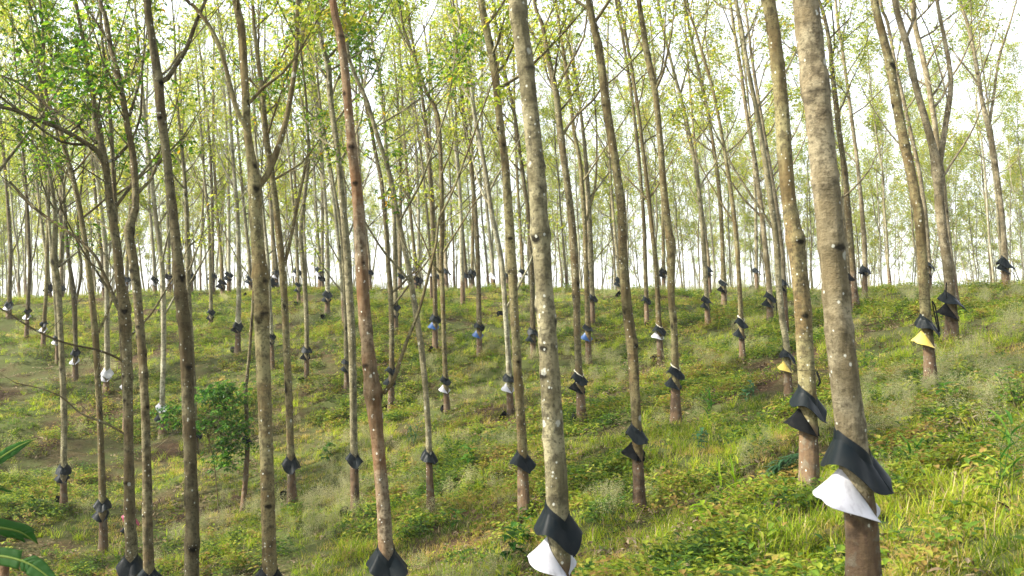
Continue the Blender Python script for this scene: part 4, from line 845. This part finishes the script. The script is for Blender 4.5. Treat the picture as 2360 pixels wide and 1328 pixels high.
# ------------------------------------------------------------------ grass, ground cover, seed grass and litter (too many to count): instances on points
def clump_grass(rg, n, h, w, spread, mat2=None):
    mb = MB()
    for i in range(n):
        r = spread*rg.rand()**.7; a = rg.rand()*6.28
        blade(mb, (r*math.cos(a), r*math.sin(a), -.02), rg.rand()*6.28, rg.uniform(.7, 1.5), h*rg.uniform(.5, 1.15), w*rg.uniform(.7, 1.3), rg.uniform(.3, 1.7), 4, 'grass', mat=(1 if mat2 and rg.rand() < .12 else 0), fold=.3)
    return mb
def clump_cover(rg, n, s, spread):
    mb = MB()
    for i in range(n):
        r = spread*rg.rand()**.6; a = rg.rand()*6.28; z = rg.uniform(.01, .17)
        blade(mb, (r*math.cos(a), r*math.sin(a), z), rg.rand()*6.28, rg.uniform(-.2, .7), s*rg.uniform(.5, 1.2), s*.55*rg.uniform(.6, 1.1), .7, 4, 'ovate')
    return mb
def clump_seed(rg, n, h, spread):
    mb = MB()
    for i in range(n):
        r = spread*rg.rand()**.6; a = rg.rand()*6.28; tw = twig_path((r*math.cos(a), r*math.sin(a), 0), rg.rand()*6.28, rg.uniform(.05, .5), h*rg.uniform(.6, 1.1), rg, 5)
        mb.add(*tube(tw, [.0014, .0012, .001, .0008, .0006], 3))
        m = 34; t = rg.uniform(.35, 1, m)*4; k = np.clip(t.astype(int), 0, 3); f = (t-k)[:, None]; c = tw[k]*(1-f)+tw[k+1]*f+rg.normal(0, 1, (m, 3))*(.018+.035*(1-t/4)[:, None])
        s = rg.uniform(.0035, .0065, m)[:, None]; u = rg.normal(0, 1, (m, 3)); u /= np.linalg.norm(u, axis=1)[:, None]; v = np.cross(u, rg.normal(0, 1, (m, 3))); v /= np.linalg.norm(v, axis=1)[:, None]
        V = np.stack([c-u*s*1.5, c-v*s*.8, c+u*s*1.5, c+v*s*.8], 1).reshape(-1, 3); mb.add(V, np.arange(len(V)).reshape(-1, 4))
    return mb
def clump_litter(rg, n, s, spread):
    mb = MB()
    for i in range(n):
        r = spread*rg.rand()**.6; a = rg.rand()*6.28
        blade(mb, (r*math.cos(a), r*math.sin(a), rg.uniform(.0, .03)), rg.rand()*6.28, rg.uniform(-.2, .5), s*rg.uniform(.6, 1.2), s*.36, rg.uniform(-1, 1.4), 4, 'ovate', fold=rg.uniform(-.6, .8))
    return mb
def stuff(name, label, cat, meshes, mats, X, Y, scl, seed):
    rg = np.random.RandomState(seed); col = bpy.data.collections.new(name+'_sources')
    for i, m in enumerate(meshes):
        o = bpy.data.objects.new('%s_source_%02d' % (name, i), m.mesh(name+'_clump', mats, False)); col.objects.link(o)
    n = len(X); me = bpy.data.meshes.new(name); me.vertices.add(n); Z = np.concatenate([tz(X[k:k+4000], Y[k:k+4000]) for k in range(0, n, 4000)])
    me.vertices.foreach_set('co', np.stack([X, Y, Z], -1).ravel())
    rot = np.stack([rg.normal(0, .15, n), rg.normal(0, .15, n), rg.rand(n)*6.28], -1)
    a = me.attributes.new('rot', 'FLOAT_VECTOR', 'POINT'); a.data.foreach_set('vector', rot.ravel())
    a = me.attributes.new('scl', 'FLOAT', 'POINT'); a.data.foreach_set('value', scl)
    a = me.attributes.new('idx', 'INT', 'POINT'); a.data.foreach_set('value', rg.randint(0, len(meshes), n).astype(np.int32)); me.update()
    o = bpy.data.objects.new(name, me); C.objects.link(o); tag(o, label, cat, kind='stuff')
    ng = bpy.data.node_groups.new(name+'_scatter', 'GeometryNodeTree'); ng.interface.new_socket('Geometry', in_out='INPUT', socket_type='NodeSocketGeometry'); ng.interface.new_socket('Geometry', in_out='OUTPUT', socket_type='NodeSocketGeometry')
    gi = ng.nodes.new('NodeGroupInput'); go = ng.nodes.new('NodeGroupOutput'); iop = ng.nodes.new('GeometryNodeInstanceOnPoints'); ci = ng.nodes.new('GeometryNodeCollectionInfo')
    ci.inputs['Collection'].default_value = col; ci.inputs['Separate Children'].default_value = True; ci.inputs['Reset Children'].default_value = True
    def at(nm, ty):
        q = ng.nodes.new('GeometryNodeInputNamedAttribute'); q.data_type = ty; q.inputs['Name'].default_value = nm; return q.outputs[0]
    iop.inputs['Pick Instance'].default_value = True
    L = ng.links.new; L(gi.outputs[0], iop.inputs['Points']); L(ci.outputs[0], iop.inputs['Instance']); L(at('idx', 'INT'), iop.inputs['Instance Index']); L(at('rot', 'FLOAT_VECTOR'), iop.inputs['Rotation'])
    L(at('scl', 'FLOAT'), iop.inputs['Scale']); L(iop.outputs[0], go.inputs[0])
    md = o.modifiers.new('scatter', 'NODES'); md.node_group = ng
    return o
rs = np.random.RandomState(11)
def scatter(n, d0=3.0, d1=58, p=1.0, ang=.80):
    D = d0+(d1-d0)*rs.rand(n)**p; a = rs.uniform(-ang, ang, n); return D*np.sin(a)*1.0, D*np.cos(a)
def m1(X, Y, s, seed): return vnoise(X, Y, s, seed)*.6+vnoise(X, Y, s*.4, seed+1)*.4
def keep(X, Y, pr): k = rs.rand(len(X)) < pr; return X[k], Y[k]
rgc = np.random.RandomState(21)
G1 = [clump_grass(rgc, 38, .155, .008, .12, True) for _ in range(5)]; G2 = [clump_grass(rgc, 34, .30, .009, .12, True) for _ in range(3)]
CV = [clump_cover(rgc, 30, .075, .16) for _ in range(5)]; SD = [clump_seed(rgc, 20, .42, .16) for _ in range(4)]; LT = [clump_litter(rgc, 9, .11, .22) for _ in range(4)]
X, Y = scatter(53000); mm = m1(X, Y, 3.2, 31); X, Y = keep(X, Y, np.clip((mm-.40)*4.4, .03, .85)); stuff('grass', 'short green grass covering the hillside', 'grass', G1, [GRASS, STRAW], X, Y, rs.uniform(.6, 1.25, len(X)), 1)
X, Y = scatter(16500, p=1.25); mm = m1(X, Y, 2.0, 41); X, Y = keep(X, Y, np.clip((mm-.46)*6, .03, 1)); stuff('long_grass', 'patches of brighter long grass blades on the hillside', 'grass', G2, [GRASS_L, STRAW], X, Y, rs.uniform(.6, 1.15, len(X)), 2)
X, Y = scatter(58000); mm = m1(X, Y, 2.6, 51); X, Y = keep(X, Y, np.clip((mm-.38)*4.2, .05, 1)); stuff('ground_cover', 'low small-leaved weeds carpeting the soil', 'ground cover', CV, [COVER], X, Y, rs.uniform(.7, 1.5, len(X)), 3)
X, Y = scatter(11500, d0=8.5); mm = m1(X, Y, 2.6, 61)+.10*np.clip(X/Y*1.6, -.6, .7); X, Y = keep(X, Y, np.clip((mm-.53)*4.5, 0.02, .75)*np.clip((np.hypot(X, Y)-8)/6, .1, 1)); stuff('seed_grass', 'pale airy seed heads of fine weeds hazing the slope', 'grass', SD, [SEED], X, Y, rs.uniform(.55, 1.15, len(X)), 4)
bx_, by_ = [], []
for (_, o3, r3, _l) in TREES:
    for k in range(16): a = rs.rand()*6.28; q = r3*1.3+rs.rand()**1.3*.45; bx_.append(o3[0]+q*math.sin(a)); by_.append(o3[1]-q*math.cos(a))
bx_ = np.array(bx_); by_ = np.array(by_); k_ = rs.rand(len(bx_)) < .5
stuff('weeds_at_roots', 'small weeds and grass gathered round the tree feet', 'ground cover', CV+G1, [COVER, STRAW], bx_[k_], by_[k_], rs.uniform(.5, .95, k_.sum()), 6)
stuff('litter_at_roots', 'dry leaves gathered round the tree feet', 'leaf litter', LT, [LITTER], bx_[~k_], by_[~k_], rs.uniform(.5, 1., (~k_).sum()), 7)
X, Y = scatter(19000); mm = m1(X, Y, 3.0, 71)-.1*np.clip(X/Y*1.6, -.6, .7); X, Y = keep(X, Y, np.clip((mm-.42)*4, .1, 1)); stuff('leaf_litter', 'dry brown fallen leaves scattered on bare soil', 'leaf litter', LT, [LITTER], X, Y, rs.uniform(.6, 1.3, len(X)), 5)

# ------------------------------------------------------------------ the far wood behind the counted trees, and the air
far = []
for k in (0, 2, 3, 5, 8, 9):
    rg = np.random.RandomState(700+k); H = rg.uniform(14, 18); zz = np.linspace(0, H, 9); path = np.stack([np.cumsum(rg.normal(0, .08, 9))-.04*zz, np.cumsum(rg.normal(0, .08, 9)), zz], -1)
    R = np.interp(zz, [0, H*.5, H], [.052, .04, .012]); Pd, Rd = resample(path, R, .6); cr = make_crown(rg, Pd, Rd, H*.42, 14, 800, .12, sides=4); v, f = tube(Pd, Rd, 6); cr.add(v, f, 0); far.append(cr)
rs2 = np.random.RandomState(9); FX, FY = [], []
for Y in np.arange(70, 132, 4.6):
    for X in np.arange(-.6*Y, .6*Y, 2.8): FX.append(X+rs2.uniform(-1, 1)); FY.append(Y+rs2.uniform(-1.5, 1.5))
FX = np.array(FX); FY = np.array(FY); kp = rs2.rand(len(FX)) < np.clip(.75-.6*(FX/FY+.25), .7, .95); FX = FX[kp]; FY = FY[kp]; print('far wood', len(FX))
stuff('distant_woodland', 'far rubber wood closing the view behind the crest', 'woodland', far, [BARK['pale'], LEAF_FAR], FX, FY, rs2.uniform(.85, 1.15, len(FX)), 31)  # pale bark again stands in for glare washing out the far trunks
HAZE = 0.00045
if HAZE:
    m = bpy.data.materials.new('haze'); m.use_nodes = True; nt = m.node_tree; nt.nodes.clear(); o_ = nt.nodes.new('ShaderNodeOutputMaterial'); pv = nt.nodes.new('ShaderNodeVolumePrincipled')
    pv.inputs['Color'].default_value = (.93, .95, .92, 1); pv.inputs['Density'].default_value = HAZE; pv.inputs['Anisotropy'].default_value = .2; nt.links.new(pv.outputs[0], o_.inputs['Volume'])
    b = MB(); x0, x1, y0, y1, z0, z1 = -950, 950, -950, 1550, -15.5, 24.
    b.add([[x, y, z] for x in (x0, x1) for y in (y0, y1) for z in (z0, z1)], [[0, 1, 3, 2], [4, 6, 7, 5], [0, 4, 5, 1], [2, 3, 7, 6], [0, 2, 6, 4], [1, 5, 7, 3]]); tag(b.build('haze', m, smooth=False), kind='stuff')
